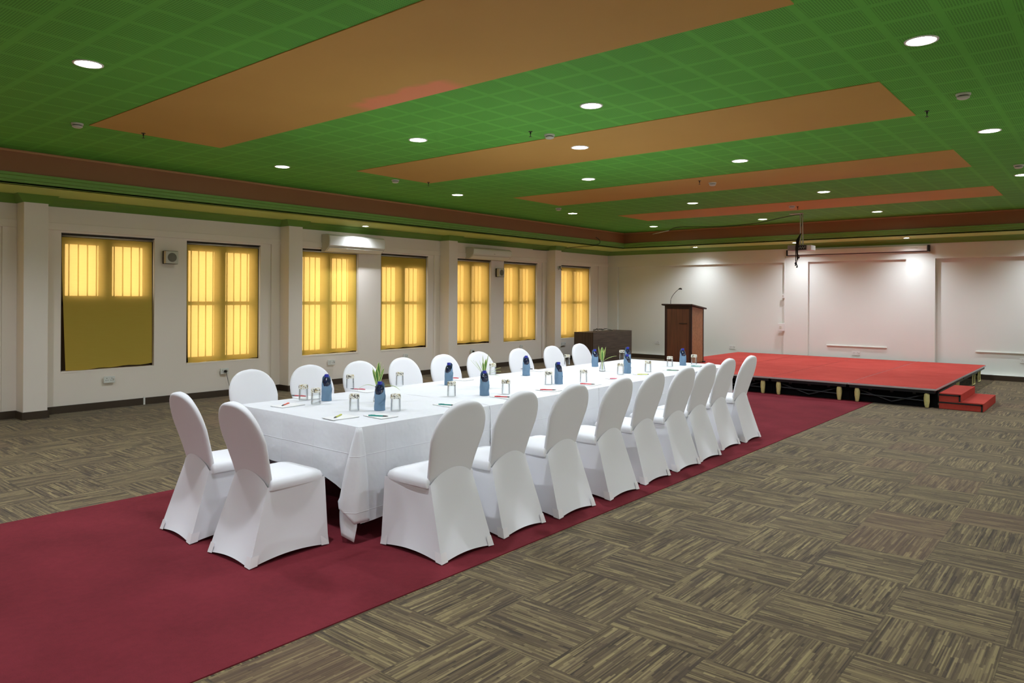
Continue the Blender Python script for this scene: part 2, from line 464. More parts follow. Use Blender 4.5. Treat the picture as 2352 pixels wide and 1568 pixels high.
for k, (a, b) in enumerate(FILL_WINS):       # invented unseen windows without blinds, added for soft fill daylight
    w = bpy.data.objects.new('window_%d' % (10 + k), None); COL.objects.link(w); w['kind'] = 'structure'
    bm = bmesh.new(); mid = (a + b) / 2
    for y0, y1, z0, z1 in ((a, a + 0.06, 0.56, 2.46), (b - 0.06, b, 0.56, 2.46), (a, b, 0.56, 0.63), (a, b, 2.38, 2.46), (mid - 0.05, mid + 0.05, 0.56, 2.46), (a, b, 1.46, 1.52)):
        box(bm, XR + 0.09, XR + 0.14, y0, y1, z0, z1)
    obj('window_frame', bm, M['frame'], w)
    boxobj('window_pane', (XR + 0.115, XR + 0.12, a + 0.06, b - 0.06, 0.63, 2.38), M['pane'], w)
    ld = bpy.data.lights.new('window_daylight', 'AREA'); ld.shape = 'RECTANGLE'; ld.size = b - a; ld.size_y = 1.9
    ld.cycles.is_portal = True
    lo = bpy.data.objects.new('window_daylight', ld); COL.objects.link(lo); lo.parent = w
    lo.matrix_world = Matrix.Translation((XR + 0.22, mid, 1.51)) @ Matrix.Rotation(PI / 2, 4, 'Y') @ Matrix.Rotation(PI / 2, 4, 'Z')

# ------------------------------------------------------------------ skirting
bm = bmesh.new()
segs = []
prev = YF
for a, b in PIL:
    box(bm, XL, XL + 0.014, prev, a, 0, 0.10)
    box(bm, XL, -10.766, a - 0.014, a, 0, 0.10)
    box(bm, -10.78, -10.766, a, b, 0, 0.10)
    box(bm, XL, -10.766, b, b + 0.014, 0, 0.10)
    prev = b + 0.014
box(bm, XL, XL + 0.014, prev, YB, 0, 0.10)
struct(obj('baseboard_left', bm, M['baseboard'], bevel=0.002))
struct(boxobj('baseboard_back', (XL, XR, YB - 0.014, YB, 0, 0.10), M['baseboard']))
struct(boxobj('baseboard_right', (XR - 0.014, XR, YF, YB, 0, 0.10), M['baseboard']))
struct(boxobj('baseboard_front', (XL, XR, YF, YF + 0.014, 0, 0.10), M['baseboard']))

# ------------------------------------------------------------------ ceiling: tray, strips, mouldings, soffit
struct(boxobj('ceiling', (TX0 - 0.1, TX1 + 0.1, TY0 - 0.1, TY1 + 0.1, ZC, ZC + 0.12), M['ceiling']))
STR = [(-7.88, -1.44, -0.45, 0.92), (-7.88, -1.44, 2.86, 4.24), (-7.88, -1.44, 6.17, 7.5), (-7.88, -1.44, 9.47, 10.8), (-7.88, -1.44, 12.82, 14.06)]
for k, (a, b, c, d) in enumerate(STR):
    struct(boxobj('trim_%d' % (9 + k), (a, b, c, d, ZC - 0.006, ZC), M['orange_patch'] if k == 1 else M['orange']))

def ring_frame(bm, x0, x1, y0, y1, prof):
    """sweep a profile of (inset outward from the tray edge, z) round the rectangle"""
    rings = []
    for o, z in prof:
        rings.append([(x0 - o, y0 - o, z), (x1 + o, y0 - o, z), (x1 + o, y1 + o, z), (x0 - o, y1 + o, z)])
    return rings
def ringobj(name, prof, m):
    bm = bmesh.new(); loft(bm, ring_frame(bm, TX0, TX1, TY0, TY1, prof), True)
    return struct(obj(name, bm, m))
ringobj('trim_14', [(0, ZC), (0, ZC - 0.012), (-0.02, ZC - 0.012), (-0.02, ZC - 0.03), (0.0, ZC - 0.03)], M['brown_lip'])
ringobj('trim_15', [(0.0, ZC - 0.03), (0.0, 3.03)], M['brown_band'])
ringobj('trim_16', [(0.0, 3.03), (-0.035, 3.03), (-0.035, 3.0), (-0.02, 2.99), (-0.02, 2.955), (0.0, 2.95), (0.0, 2.925), (0.02, 2.92), (0.02, ZS)], M['green_mould'])
ringobj('trim_17', [(0.02, ZS), (0.94, ZS)], M['yellow'])
bm = bmesh.new()
o1, o2 = 0.16, 0.0
ri = []
for ins, z in ((0.20, ZS + 0.002), (0.17, ZS - 0.012), (0.15, ZS - 0.03), (0.07, ZW + 0.035), (0.03, ZW + 0.012), (0.022, ZW), (0.0, ZW)):
    ri.append([(XL + ins, YF + ins, z), (XR - ins, YF + ins, z), (XR - ins, YB - ins, z), (XL + ins, YB - ins, z)])
loft(bm, ri, True)
struct(obj('trim_18', bm, M['crown']))
# the crown breaks forward round each column head
for k, (a, b) in enumerate(PIL[1:]):
    bm = bmesh.new()
    rr = []
    for ins, z in ((0.10, ZS + 0.001), (0.08, ZS - 0.02), (0.03, ZW + 0.02), (0.012, ZW), (0.0, ZW)):
        rr.append([(XL, a - ins, z), (-10.78 + ins, a - ins, z), (-10.78 + ins, b + ins, z), (XL, b + ins, z)])
    loft(bm, rr, True)
    struct(obj('trim_%d' % (19 + k), bm, M['crown']))
# closing slab over the soffit
bm = bmesh.new()
box(bm, XL - 0.25, TX0 - 0.02, YF - 0.2, YB + 0.3, ZS + 0.004, ZS + 0.1)
box(bm, TX1 + 0.02, XR + 0.2, YF - 0.2, YB + 0.3, ZS + 0.004, ZS + 0.1)
box(bm, TX0 - 0.02, TX1 + 0.02, YF - 0.2, TY0 - 0.02, ZS + 0.004, ZS + 0.1)
box(bm, TX0 - 0.02, TX1 + 0.02, TY1 + 0.02, YB + 0.3, ZS + 0.004, ZS + 0.1)
for (x0, x1, y0, y1) in ((TX0 - 0.1, TX0 - 0.03, TY0, TY1), (TX1 + 0.03, TX1 + 0.1, TY0, TY1), (TX0 - 0.1, TX1 + 0.1, TY0 - 0.1, TY0 - 0.03), (TX0 - 0.1, TX1 + 0.1, TY1 + 0.03, TY1 + 0.1)):
    box(bm, x0, x1, y0, y1, ZS, ZC)
struct(obj('trim_24', bm, M['yellow']))

# ------------------------------------------------------------------ windows and blinds
def bar_grid(y0, y1, z0, z1, x, m, parent, n=5):
    bm = bmesh.new()
    for i in range(n):
        y = y0 + (y1 - y0) * (i + 0.5) / n
        box(bm, x, x + 0.012, y - 0.007, y + 0.007, z0, z1)
    return obj('grille', bm, m, parent)
for k, (a, b) in enumerate(allw):
    n = k - 1
    w = bpy.data.objects.new('window_%d' % (k + 1), None); COL.objects.link(w); w['kind'] = 'structure'
    mid = (a + b) / 2; zt = 1.49
    bm = bmesh.new()
    X0, X1 = XM - 0.20, XM - 0.13
    box(bm, X0, X1, a, a + 0.09, WZ0, WZ1); box(bm, X0, X1, b - 0.09, b, WZ0, WZ1)
    box(bm, X0, X1, a, b, WZ0, WZ0 + 0.08); box(bm, X0, X1, a, b, WZ1 - 0.14, WZ1)
    box(bm, X0, X1, mid - 0.08, mid + 0.08, WZ0, WZ1)
    box(bm, X0, X1 + 0.02, a, b, zt - 0.03, zt + 0.03)
    obj('window_frame', bm, M['frame'], w)
    # dark lining of the reveal
    bm = bmesh.new()
    box(bm, XM - 0.13, XM - 0.001, a, a + 0.006, WZ0, WZ1); box(bm, XM - 0.13, XM - 0.055, b - 0.006, b, WZ0, WZ1)
    box(bm, XM - 0.13, XM + 0.001, a, b, WZ1 - 0.012, WZ1)
    obj('window_lining', bm, M['frame'], w)
    boxobj('window_sill', (XM - 0.13, XM + 0.004, a, b, WZ0 - 0.02, WZ0 + 0.004), M['wall'], w)
    boxobj('window_pane', (XM - 0.175, XM - 0.172, a + 0.09, b - 0.09, WZ0 + 0.08, WZ1 - 0.14), M['pane'], w)
    bar_grid(a + 0.09, b - 0.09, WZ0 + 0.08, WZ1 - 0.14, XM - 0.165, M['frame'], w, 9)
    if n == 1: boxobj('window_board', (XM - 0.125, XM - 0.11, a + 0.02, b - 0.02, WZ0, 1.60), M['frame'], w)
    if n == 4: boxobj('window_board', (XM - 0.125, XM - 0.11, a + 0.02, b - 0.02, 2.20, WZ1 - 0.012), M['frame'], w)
    # daylight portal for the opening
    ld = bpy.data.lights.new('window_daylight', 'AREA'); ld.shape = 'RECTANGLE'; ld.size = b - a; ld.size_y = WZ1 - WZ0
    ld.cycles.is_portal = True
    lo = bpy.data.objects.new('window_daylight', ld); COL.objects.link(lo); lo.parent = w
    lo.matrix_world = Matrix.Translation((XM - 0.24, mid, (WZ0 + WZ1) / 2)) @ Matrix.Rotation(-PI / 2, 4, 'Y') @ Matrix.Rotation(PI / 2, 4, 'Z')

BL = ['yellow roller blind nearest the camera, its lower half dark and unlit',
      'glowing yellow blind between the small square speaker and the second column',
      'glowing yellow blind partly hidden at its top by the first white air conditioner',
      'yellow blind just right of the first air conditioner, with a dark band along its top',
      'glowing yellow blind under the second, farther air conditioner',
      'narrow-looking yellow blind just right of the far small speaker',
      'farthest yellow blind, beside the dark desk and the room corner']
def blind(a, b, k, label, gap0, gap1, botl, botr):
    t = thing('roller_blind', label, 'blind', (XM - 0.045, a, 0), group='yellow window blinds')
    W = b - a; nu, nv = 14, 22
    rnd = random.Random(k)
    bm = bmesh.new(); g = []
    for j in range(nv + 1):
        v = j / nv; row = []
        for i in range(nu + 1):
            u = i / nu
            y0 = 0.015 + gap0 * v ** 1.3; y1 = W - 0.02 - gap1 * v ** 1.3
            zb = WZ0 + 0.02 + botl * (1 - u) + botr * u
            z = (WZ1 - 0.055) + (zb - (WZ1 - 0.055)) * v
            x = 0.012 * math.sin(u * 5 + k) * v + 0.01 * v * math.sin(u * 11 + v * 3 + k * 2) * v + 0.03 * v
            if j == nv: z += 0.006 * math.sin(u * 19 + k)
            row.append(bm.verts.new((x, y0 + (y1 - y0) * u, z)))
        g.append(row)
    for j in range(nv):
        for i in range(nu):
            bm.faces.new((g[j][i], g[j][i + 1], g[j + 1][i + 1], g[j + 1][i]))
    fabric = obj('fabric', bm, M['blind'], t, smooth=True)
    bm = bmesh.new()
    tube(bm, [(0, 0.01, WZ1 - 0.035), (0, W - 0.01, WZ1 - 0.035)], 0.018, 12)
    obj('roller_tube', bm, M['rail'], t, smooth=True)
    return t
BP = [(0.05, 0.0, -0.015, 0.02), (0.01, 0.02, -0.01, 0.0), (0.0, 0.02, -0.01, 0.01), (0.0, 0.045, 0.0, 0.03),
      (0.01, 0.015, 0.02, 0.03), (0.0, 0.03, 0.0, 0.01), (0.0, 0.03, 0.0, 0.0)]
for k, (a, b) in enumerate(WINS):
    blind(a, b, k + 1, BL[k], *BP[k])
for k, (a, b) in enumerate(OUTW):
    blind(a, b, k + 9, ['yellow blind on the window outside the left edge of the photo, beside the column',
                        'yellow blind on the second window outside the left edge of the photo'][1 - k], 0.01, 0.01, 0, 0)

# ------------------------------------------------------------------ banquet tables and cloths
TXA, TXB = -5.29, -3.79
TB = [(3.00, 4.275), (4.2765, 5.835), (5.8365, 7.395), (7.3965, 8.93)]
TPOS = ['nearest the camera', 'second from the camera', 'third from the camera', 'farthest, by the lectern']
for k, (a, b) in enumerate(TB):
    t = thing('banquet_table', 'folding banquet table hidden under the white cloth, ' + TPOS[k], 'table', ((TXA + TXB) / 2, (a + b) / 2, 0), group='joined banquet tables')
    hw, hd = (TXB - TXA) / 2 - 0.012, (b - a) / 2 - 0.012
    boxobj('tabletop', (-hw, hw, -hd, hd, 0.722, 0.748), M['desk_front'], t)
    for sx in (-1, 1):
        for sy in (-1, 1):
            bm = bmesh.new(); tube(bm, [(sx * (hw - 0.28), sy * (hd - 0.25), 0.722), (sx * (hw - 0.28), sy * (hd - 0.25), 0.006)], 0.016)
            obj('leg', bm, M['darkmetal'], t, smooth=True)

def cloth(k, a, b, label):
    """linen over one table; long sides hang low, the near end of the first hangs to seat height with a corner fold"""
    t = thing('tablecloth', label, 'tablecloth', (0, 0, 0), group='white table linen')
    rnd = random.Random(40 + k); bm = bmesh.new()
    top = TABLE_Z; nX, nY = 26, 24
    g = []
    for i in range(nX + 1):
        row = []
        for j in range(nY + 1):
            x = TXA + (TXB - TXA) * i / nX; y = a + (b - a) * j / nY
            z = top + 0.0012 * math.sin(x * 9 + k) * math.sin(y * 7)
            if i in (0, nX) or (k == 0 and j == 0) or (k == 3 and j == nY): z -= 0.006
            row.append(bm.verts.new((x, y, z)))
        g.append(row)
    for i in range(nX):
        for j in range(nY):
            bm.faces.new((g[i][j], g[i + 1][j], g[i + 1][j + 1], g[i][j + 1]))
    nv = 12
    def drop(edge, nx, ny, hem, wav, ph):
        prev = edge
        for v in range(1, nv + 1):
            tt = v / nv; row = []
            for q, e in enumerate(edge):
                s = q / (len(edge) - 1)
                h = hem(s); w = wav * tt ** 1.2 * (math.sin(s * 17 + ph) * 0.5 + math.sin(s * 31 + ph * 2) * 0.25 + 0.75)
                zz = e.co.z + (h - e.co.z) * tt
                row.append(bm.verts.new((e.co.x + nx * (0.006 + w), e.co.y + ny * (0.006 + w), zz)))
            for q in range(len(edge) - 1):
                bm.faces.new((prev[q], prev[q + 1], row[q + 1], row[q]))
            prev = row
        return prev
    right = [g[nX][j] for j in range(nY + 1)]; left = [g[0][j] for j in range(nY + 1)]
    hemR = 0.13 if k != 1 else 0.10
    drop(right, 1, 0, lambda s: hemR + 0.012 * math.sin(s * 6 + k), 0.012, k)
    drop(left, -1, 0, lambda s: 0.14 + 0.012 * math.sin(s * 5 + k), 0.012, k + 3)
    if k == 0:
        near = [g[i][0] for i in range(nX + 1)]
        drop(near, 0, -1, lambda s: 0.40 - 0.17 * max(0, (s - 0.72) / 0.28) ** 1.5 - 0.05 * max(0, (0.2 - s) / 0.2), 0.012, 1.3)
    if k == 3:
        far = [g[i][nY] for i in range(nX + 1)]
        drop(far, 0, 1, lambda s: 0.36 + 0.02 * math.sin(s * 7), 0.012, 2.3)
    obj('drape', bm, M['table_cloth'], t, smooth=True, auto=50)
    return t
cl = []
CLAB = ['white tablecloth on the nearest table, with a corner fold hanging to the red carpet',
        'white tablecloth on the second table, past the first seam',
        'white tablecloth on the third table, carrying the middle blue bottles',
        'white tablecloth on the farthest table, in front of the lectern']
for k, (a, b) in enumerate(TB): cl.append(cloth(k, a, b, CLAB[k]))
# hanging corner fold: a pleated point of linen at the near right corner, doubled back on itself
def fold(name, pts_rows, parent):
    bm = bmesh.new(); rows = [[bm.verts.new(p) for p in r] for r in pts_rows]
    for A, B in zip(rows, rows[1:]):
        for i in range(len(A) - 1): bm.faces.new((A[i], A[i + 1], B[i + 1], B[i]))
    o = obj(name, bm, M['table_cloth'], parent, smooth=False)
    sd = o.modifiers.new('s', 'SUBSURF'); sd.levels = 2; sd.render_levels = 2; sd.subdivision_type = 'SIMPLE'
    for p in o.data.polygons: p.use_smooth = True
    so = o.modifiers.new('t', 'SOLIDIFY'); so.thickness = 0.002
    return o
XC, YC = TXB, 3.0
fold('corner_fold', [
    [(XC - 0.015, YC - 0.012, 0.752), (XC + 0.004, YC - 0.022, 0.752), (XC + 0.014, YC - 0.016, 0.752), (XC + 0.014, YC + 0.010, 0.752)],
    [(XC - 0.06, YC - 0.020, 0.62), (XC - 0.01, YC - 0.052, 0.62), (XC + 0.028, YC - 0.020, 0.62), (XC + 0.022, YC + 0.030, 0.62)],
    [(XC - 0.12, YC - 0.022, 0.45), (XC - 0.04, YC - 0.085, 0.45), (XC + 0.035, YC - 0.030, 0.44), (XC + 0.026, YC + 0.05, 0.44)],
    [(XC - 0.17, YC - 0.024, 0.27), (XC - 0.06, YC - 0.105, 0.28), (XC + 0.030, YC - 0.045, 0.24), (XC + 0.028, YC + 0.06, 0.24)],
    [(XC - 0.185, YC - 0.026, 0.245), (XC - 0.07, YC - 0.105, 0.235), (XC + 0.020, YC - 0.055, 0.14), (XC + 0.028, YC + 0.065, 0.14)],
], cl[0])
fold('corner_fold', [
    [(XC - 0.165, YC - 0.015, 0.30), (XC - 0.06, YC - 0.070, 0.30), (XC + 0.020, YC - 0.020, 0.28)],
    [(XC - 0.175, YC - 0.020, 0.17), (XC - 0.075, YC - 0.080, 0.15), (XC + 0.022, YC - 0.032, 0.12)],
    [(XC - 0.165, YC - 0.025, 0.10), (XC - 0.075, YC - 0.080, 0.055), (XC + 0.01, YC - 0.045, 0.02)],
], cl[0])
fold('corner_fold', [
    [(TXA + 0.01, YC - 0.012, 0.75), (TXA - 0.012, YC - 0.016, 0.75), (TXA - 0.014, YC + 0.02, 0.75)],
    [(TXA + 0.04, YC - 0.018, 0.5), (TXA - 0.11, YC - 0.02, 0.5), (TXA - 0.02, YC + 0.05, 0.5)],
    [(TXA + 0.05, YC - 0.018, 0.36), (TXA - 0.18, YC + 0.01, 0.41), (TXA - 0.02, YC + 0.06, 0.2)],
], cl[0])

# ------------------------------------------------------------------ chairs in white stretch covers
def sup(v, p): return math.copysign(abs(v) ** p, v)
def make_chair():
    t = thing('banquet_chair', 'x', 'chair', group='white covered chairs round the table')
    # local: front = +y, floor z=0; back slab from the waist up
    def yr(z):        # rear surface line
        u = (z - 0.43) / 0.52
        return -0.135 - 0.155 * u ** 1.15
    def hw(z):
        if z < 0.72: return 0.186 + 0.046 * (max(0, z - 0.43) / 0.29) ** 1.25
        u = min(1.0, (z - 0.72) / 0.235)
        return 0.232 * (1 - u ** 2.35) ** (1 / 2.2)
    zs = [0.40, 0.43, 0.47, 0.52, 0.57, 0.62, 0.67, 0.72, 0.76, 0.80, 0.835, 0.865, 0.89, 0.91, 0.926, 0.938, 0.946, 0.951, 0.9545]
    rings = []
    for z in zs:
        w = max(hw(z), 0.004); T = 0.058 * min(1.0, 0.35 + w / 0.16)
        yc = yr(max(z, 0.43)) + 0.031 - (0.004 if z < 0.45 else 0)
        r = []
        for i in range(36):
            th = 2 * PI * i / 36
            r.append((w * sup(math.cos(th), 0.62), yc + T / 2 * sup(math.sin(th), 0.72), z + (0.004 * math.sin(th) if z > 0.9 else 0)))
        rings.append(r)
    bm = bmesh.new(); loft(bm, rings, True, True, True)
    obj('backrest', bm, M['cloth'], t, smooth=True)
    # seat cushion
    def rr(hx, y0, y1, rf, rb, z, n=6):
        pts = []
        for cx, cy, r, a0 in ((hx - rf, y1 - rf, rf, 0), (-hx + rf, y1 - rf, rf, 90), (-hx + rb, y0 + rb, rb, 180), (hx - rb, y0 + rb, rb, 270)):
            for k in range(n + 1):
                an = R(a0 + 90 * k / n); pts.append((cx + r * math.cos(an), cy + r * math.sin(an), z))
        return pts
    bm = bmesh.new()
    loft(bm, [rr(0.208, -0.125, 0.262, 0.045, 0.01, 0.425), rr(0.214, -0.125, 0.268, 0.05, 0.01, 0.452), rr(0.208, -0.122, 0.262, 0.06, 0.012, 0.474),
              rr(0.190, -0.115, 0.243, 0.06, 0.012, 0.487), rr(0.13, -0.08, 0.18, 0.06, 0.012, 0.496), rr(0.05, -0.0, 0.08, 0.02, 0.012, 0.498)], True, False, True)
    obj('seat', bm, M['cloth'], t, smooth=True)
    # taut skirt: from the seat edge (and the waist at the rear) out to the four feet
    N = 14
    def ring(tt):
        pts = []
        z0, z1 = 0.445, 0.004
        def c(top, bot): return Vector(top).lerp(Vector(bot), tt)
        FR = c((0.212, 0.262, z0), (0.222, 0.285, z1)); FL = c((-0.212, 0.262, z0), (-0.222, 0.285, z1))
        RL = c((-0.190, -0.138, 0.445), (-0.232, -0.282, z1)); RR_ = c((0.190, -0.138, 0.445), (0.232, -0.282, z1))
        cor = [FR, FL, RL, RR_]; nr = [Vector((0, -1, 0)), Vector((1, 0, 0)), Vector((0, 1, 0)), Vector((-1, 0, 0))]
        arch = [0.02, 0.026, 0.022, 0.026]
        conc = [0.012, 0.022, 0.026, 0.022]
        for q in range(4):
            A, B = cor[q], cor[(q + 1) % 4]
            for i in range(N):
                s = i / N; p = A.lerp(B, s); b = math.sin(PI * s)
                p = p + nr[q] * (conc[q] * b ** 0.8 * math.sin(PI * min(1, tt * 0.95)) + 0.004 * b * tt)
                p.z += arch[q] * (b ** 0.9) * tt ** 6
                if q == 2:      # arched upper edge lying on the back, fading out downwards
                    g = (1 - tt) ** 2.2; zz = 0.445 + 0.085 * b ** 0.7
                    p.z += 0.085 * b ** 0.7 * g
                    yb = yr(zz) - 0.0015 + 0.031 - 0.029 * 1.0
                    p.y += (yb - (-0.138)) * g
                pts.append(p)
        return pts
    bm = bmesh.new(); loft(bm, [ring(k / 14) for k in range(15)], True)
    sk = obj('skirt', bm, M['cloth'], t, smooth=True, auto=38)
    for (x, y, sx, sy) in ((0.222, 0.285, 1, 1), (-0.222, 0.285, -1, 1), (-0.232, -0.282, -1, -1), (0.232, -0.282, 1, -1)):
        # reinforced pocket round each foot: two small faces folded over the corner
        bm = bmesh.new(); e = 0.0035
        yl = 0.055 if sy > 0 else 0.05; lean = 0.03 if sy < 0 else 0.004
        px = [(x + sx * e, y + sy * e, 0.004), (x + sx * e - sx * 0.01, y - sy * lean * 0.62 + sy * e, 0.066)]
        A0 = bm.verts.new(px[0]); A1 = bm.verts.new(px[1])
        B0 = bm.verts.new((x + sx * e, y - sy * yl, 0.010)); B1 = bm.verts.new((x + sx * e - sx * 0.009, y - sy * (yl + lean * 0.6), 0.068))
        C0 = bm.verts.new((x - sx * yl, y + sy * e, 0.009)); C1 = bm.verts.new((x - sx * yl, y + sy * e - sy * lean * 0.62, 0.066))
        bm.faces.new((A0, B0, B1, A1)); bm.faces.new((A0, A1, C1, C0))
        obj('foot_pocket', bm, M['pocket'], t)
    return t
chair0 = make_chair()
used = []
def chair(x, y, rz, label):
    if not used:
        o = chair0; o.location = (x, y, 0.006); o.rotation_euler = (0, 0, rz); o['label'] = label; used.append(1)
    else: o = dup(chair0, (x, y, 0.006), rz, label)
    return o
ORD = ['first', 'second', 'third', 'fourth', 'fifth', 'sixth', 'seventh', 'eighth', 'ninth']
rowR = [(-3.37, 3.295), (-3.40, 3.89), (-3.37, 4.485), (-3.355, 5.125), (-3.38, 5.73), (-3.385, 6.345), (-3.40, 6.86), (-3.475, 7.53), (-3.455, 8.085)]
JR = [0.0, 0.02, -0.01, 0.02, 0.015, -0.02, -0.02, 0.0, 0.02]
for k, (x, y) in enumerate(rowR):
    s = 'white covered chair seen from behind, %s from the near end of the right-hand row' % ORD[k]
    if k == 0: s = 'white covered chair nearest the hanging tablecloth corner, right-hand row'
    if k == 8: s = 'white covered chair farthest away in the right-hand row, in front of the red stage'
    chair(x, y, PI / 2 + JR[k], s)
rowL = [3.44, 4.03, 4.62, 5.20, 5.80, 6.38, 7.14, 7.85, 8.50]
JL = [0.03, -0.02, 0.0, 0.02, 0.0, -0.03, 0.0, 0.02, 0.0]
for k, y in enumerate(rowL):
    s = 'white covered chair on the window side of the table, %s from the near end' % ORD[k]
    if k == 8: s = 'farthest white covered chair on the window side, in front of the dark desk'
    chair(-5.60, y, -PI / 2 + JL[k], s)
chair(-4.125, 2.56, 0.02, 'white covered chair at the near end of the table, the one nearer the camera')
chair(-4.79, 2.56, -0.05, 'white covered chair at the near end of the table, leftmost in the photo')

# ------------------------------------------------------------------ things on the table
TZ = TABLE_Z + 0.002
def make_bottle():
    t = thing('water_bottle', 'x', 'bottle', group='water bottles wrapped in blue napkins')
    bm = bmesh.new()
    lathe(bm, [(0.034, 0.002), (0.034, 0.13), (0.033, 0.152), (0.026, 0.172), (0.0135, 0.187), (0.0125, 0.192)], 24)
    obj('bottle_body', bm, M['bottle'], t, smooth=True)
    bm = bmesh.new(); lathe(bm, [(0.0160, 0.190), (0.0165, 0.193), (0.0165, 0.209), (0.0150, 0.213), (0.005, 0.2135)], 20)
    obj('cap', bm, M['cap'], t, smooth=True, auto=40)
    rings = []; n = 40
    for v in range(15):
        tt = v / 14; r = []
        for i in range(n):
            th = 2 * PI * i / n
            topz = 0.164 + 0.046 * math.cos(th - 0.5)
            z = topz * tt
            rad = 0.0405 - 0.002 * tt + 0.0016 * math.sin(3 * th + 6 * tt * 1.4) + 0.0010 * math.sin(7 * th - 9 * tt)
            if tt > 0.75: rad -= (tt - 0.75) * 0.018
            r.append((rad * math.cos(th), rad * math.sin(th), z))
        rings.append(r)
    bm = bmesh.new(); loft(bm, rings, True)
    nk = obj('napkin', bm, M['napkin'], t, smooth=True)
    # diagonal overlapping flap
    bm = bmesh.new(); A = []; B = []
    for i in range(15):
        s = i / 14; th = -2.4 + 2.9 * s; z = 0.045 + 0.095 * s
        A.append(bm.verts.new((0.0436 * math.cos(th), 0.0436 * math.sin(th), z + 0.006))); B.append(bm.verts.new((0.0424 * math.cos(th), 0.0424 * math.sin(th), z - 0.010 - 0.012 * s)))
    for i in range(14): bm.faces.new((A[i], A[i + 1], B[i + 1], B[i]))
    obj('napkin_fold', bm, M['napkin'], nk, smooth=True)
    return t
bottle0 = make_bottle()
BOT = [(-4.22, 3.53, 'blue-wrapped bottle in front of the nearest green plant', -0.5),
       (-4.93, 3.57, 'blue-wrapped bottle nearest the window side at the near end of the table', 0.3),
       (-4.19, 4.66, 'blue-wrapped bottle in front of the middle green plant', 0.2),
       (-4.95, 4.99, 'blue-wrapped bottle on the window side between the first two plants', -1.0),
       (-4.22, 5.78, 'blue-wrapped bottle with the tall pointed napkin, on the camera side past the middle plant', 0.9),
       (-4.94, 6.17, 'blue-wrapped bottle on the window side, just past the middle plant', 0.0),
       (-4.25, 7.13, 'blue-wrapped bottle near the far plant on the camera side, overlapping another', 1.4),
       (-4.96, 7.55, 'blue-wrapped bottle directly left of the farthest green plant', 0.5),
       (-4.87, 8.18, 'blue-wrapped bottle at the far end on the window side, behind another bottle', 0.6),
       (-4.23, 8.45, 'blue-wrapped bottle farthest right, in front of the lectern', 0.1)]
for k, (x, y, lab, rz) in enumerate(BOT):
    rz = 1.94 + 0.55 * rz       # open side of each napkin turned towards the near end
    if k == 0: bottle0.location = (x, y, TZ); bottle0.rotation_euler = (0, 0, rz); bottle0['label'] = lab
    else: dup(bottle0, (x, y, TZ), rz, lab)

def make_glass():
    t = thing('drinking_glass', 'x', 'glass', group='upturned glasses with printed paper caps')
    bm = bmesh.new()
    lathe(bm, [(0.0375, 0.001), (0.0370, 0.03), (0.0345, 0.118), (0.031, 0.123), (0.002, 0.124), (0.002, 0.114), (0.030, 0.113), (0.0325, 0.108), (0.0350, 0.03), (0.0355, 0.001)], 28, cap0=False, cap1=False)
    g = obj('tumbler', bm, M['tumbler'], t, smooth=True, auto=50)
    rings = []; n = 32
    for z, r0, w in ((0.1262, 0.002, 0), (0.1262, 0.030, 0), (0.1245, 0.0352, 0), (0.112, 0.0368, 0.0006), (0.100, 0.0376, 0.0012), (0.093, 0.0382, 0.0018)):
        rings.append([((r0 + w * math.sin(8 * 2 * PI * i / n)) * math.cos(2 * PI * i / n), (r0 + w * math.sin(8 * 2 * PI * i / n)) * math.sin(2 * PI * i / n), z) for i in range(n)])
    bm = bmesh.new(); loft(bm, rings, True, True)
    obj('paper_cap', bm, M['paper_print'], t, smooth=True)
    return t
glass0 = make_glass()
GL = [(-4.33, 3.38, 'upturned glass just left of the nearest bottle and plant'),
      (-4.10, 3.58, 'upturned glass just right of the nearest bottle and plant'),
      (-4.82, 3.39, 'upturned glass touching the left side of the first window-side bottle'),
      (-5.09, 3.46, 'leftmost upturned glass on the table'),
      (-5.43, 4.19, 'upturned glass in front of the third window-side chair, above a pink pen'),
      (-5.27, 4.65, 'upturned glass in front of the fourth window-side chair'),
      (-4.36, 4.43, 'upturned glass just below the second window-side bottle'),
      (-4.11, 4.85, 'upturned glass right of the middle plant bottle'),
      (-5.24, 5.96, 'upturned glass partly behind the middle plant leaves'),
      (-4.26, 5.67, 'upturned glass just left of the pointed-napkin bottle'),
      (-4.11, 6.05, 'upturned glass right of the pointed-napkin bottle'),
      (-4.23, 6.95, 'upturned glass left of the overlapping pair of bottles'),
      (-4.15, 7.42, 'upturned glass right of the overlapping pair of bottles'),
      (-5.36, 7.52, 'upturned glass beside the second-farthest window-side chair'),
      (-5.28, 8.71, 'upturned glass at the far end, left of the overlapping bottles, against the dark desk'),
      (-4.27, 8.18, 'upturned glass left of the bottle in front of the lectern'),
      (-4.18, 8.66, 'rightmost upturned glass, in front of the lectern edge')]
for k, (x, y, lab) in enumerate(GL):
    if k == 0: glass0.location = (x, y, TZ); glass0['label'] = lab
    else: dup(glass0, (x, y, TZ), k * 1.3, lab)

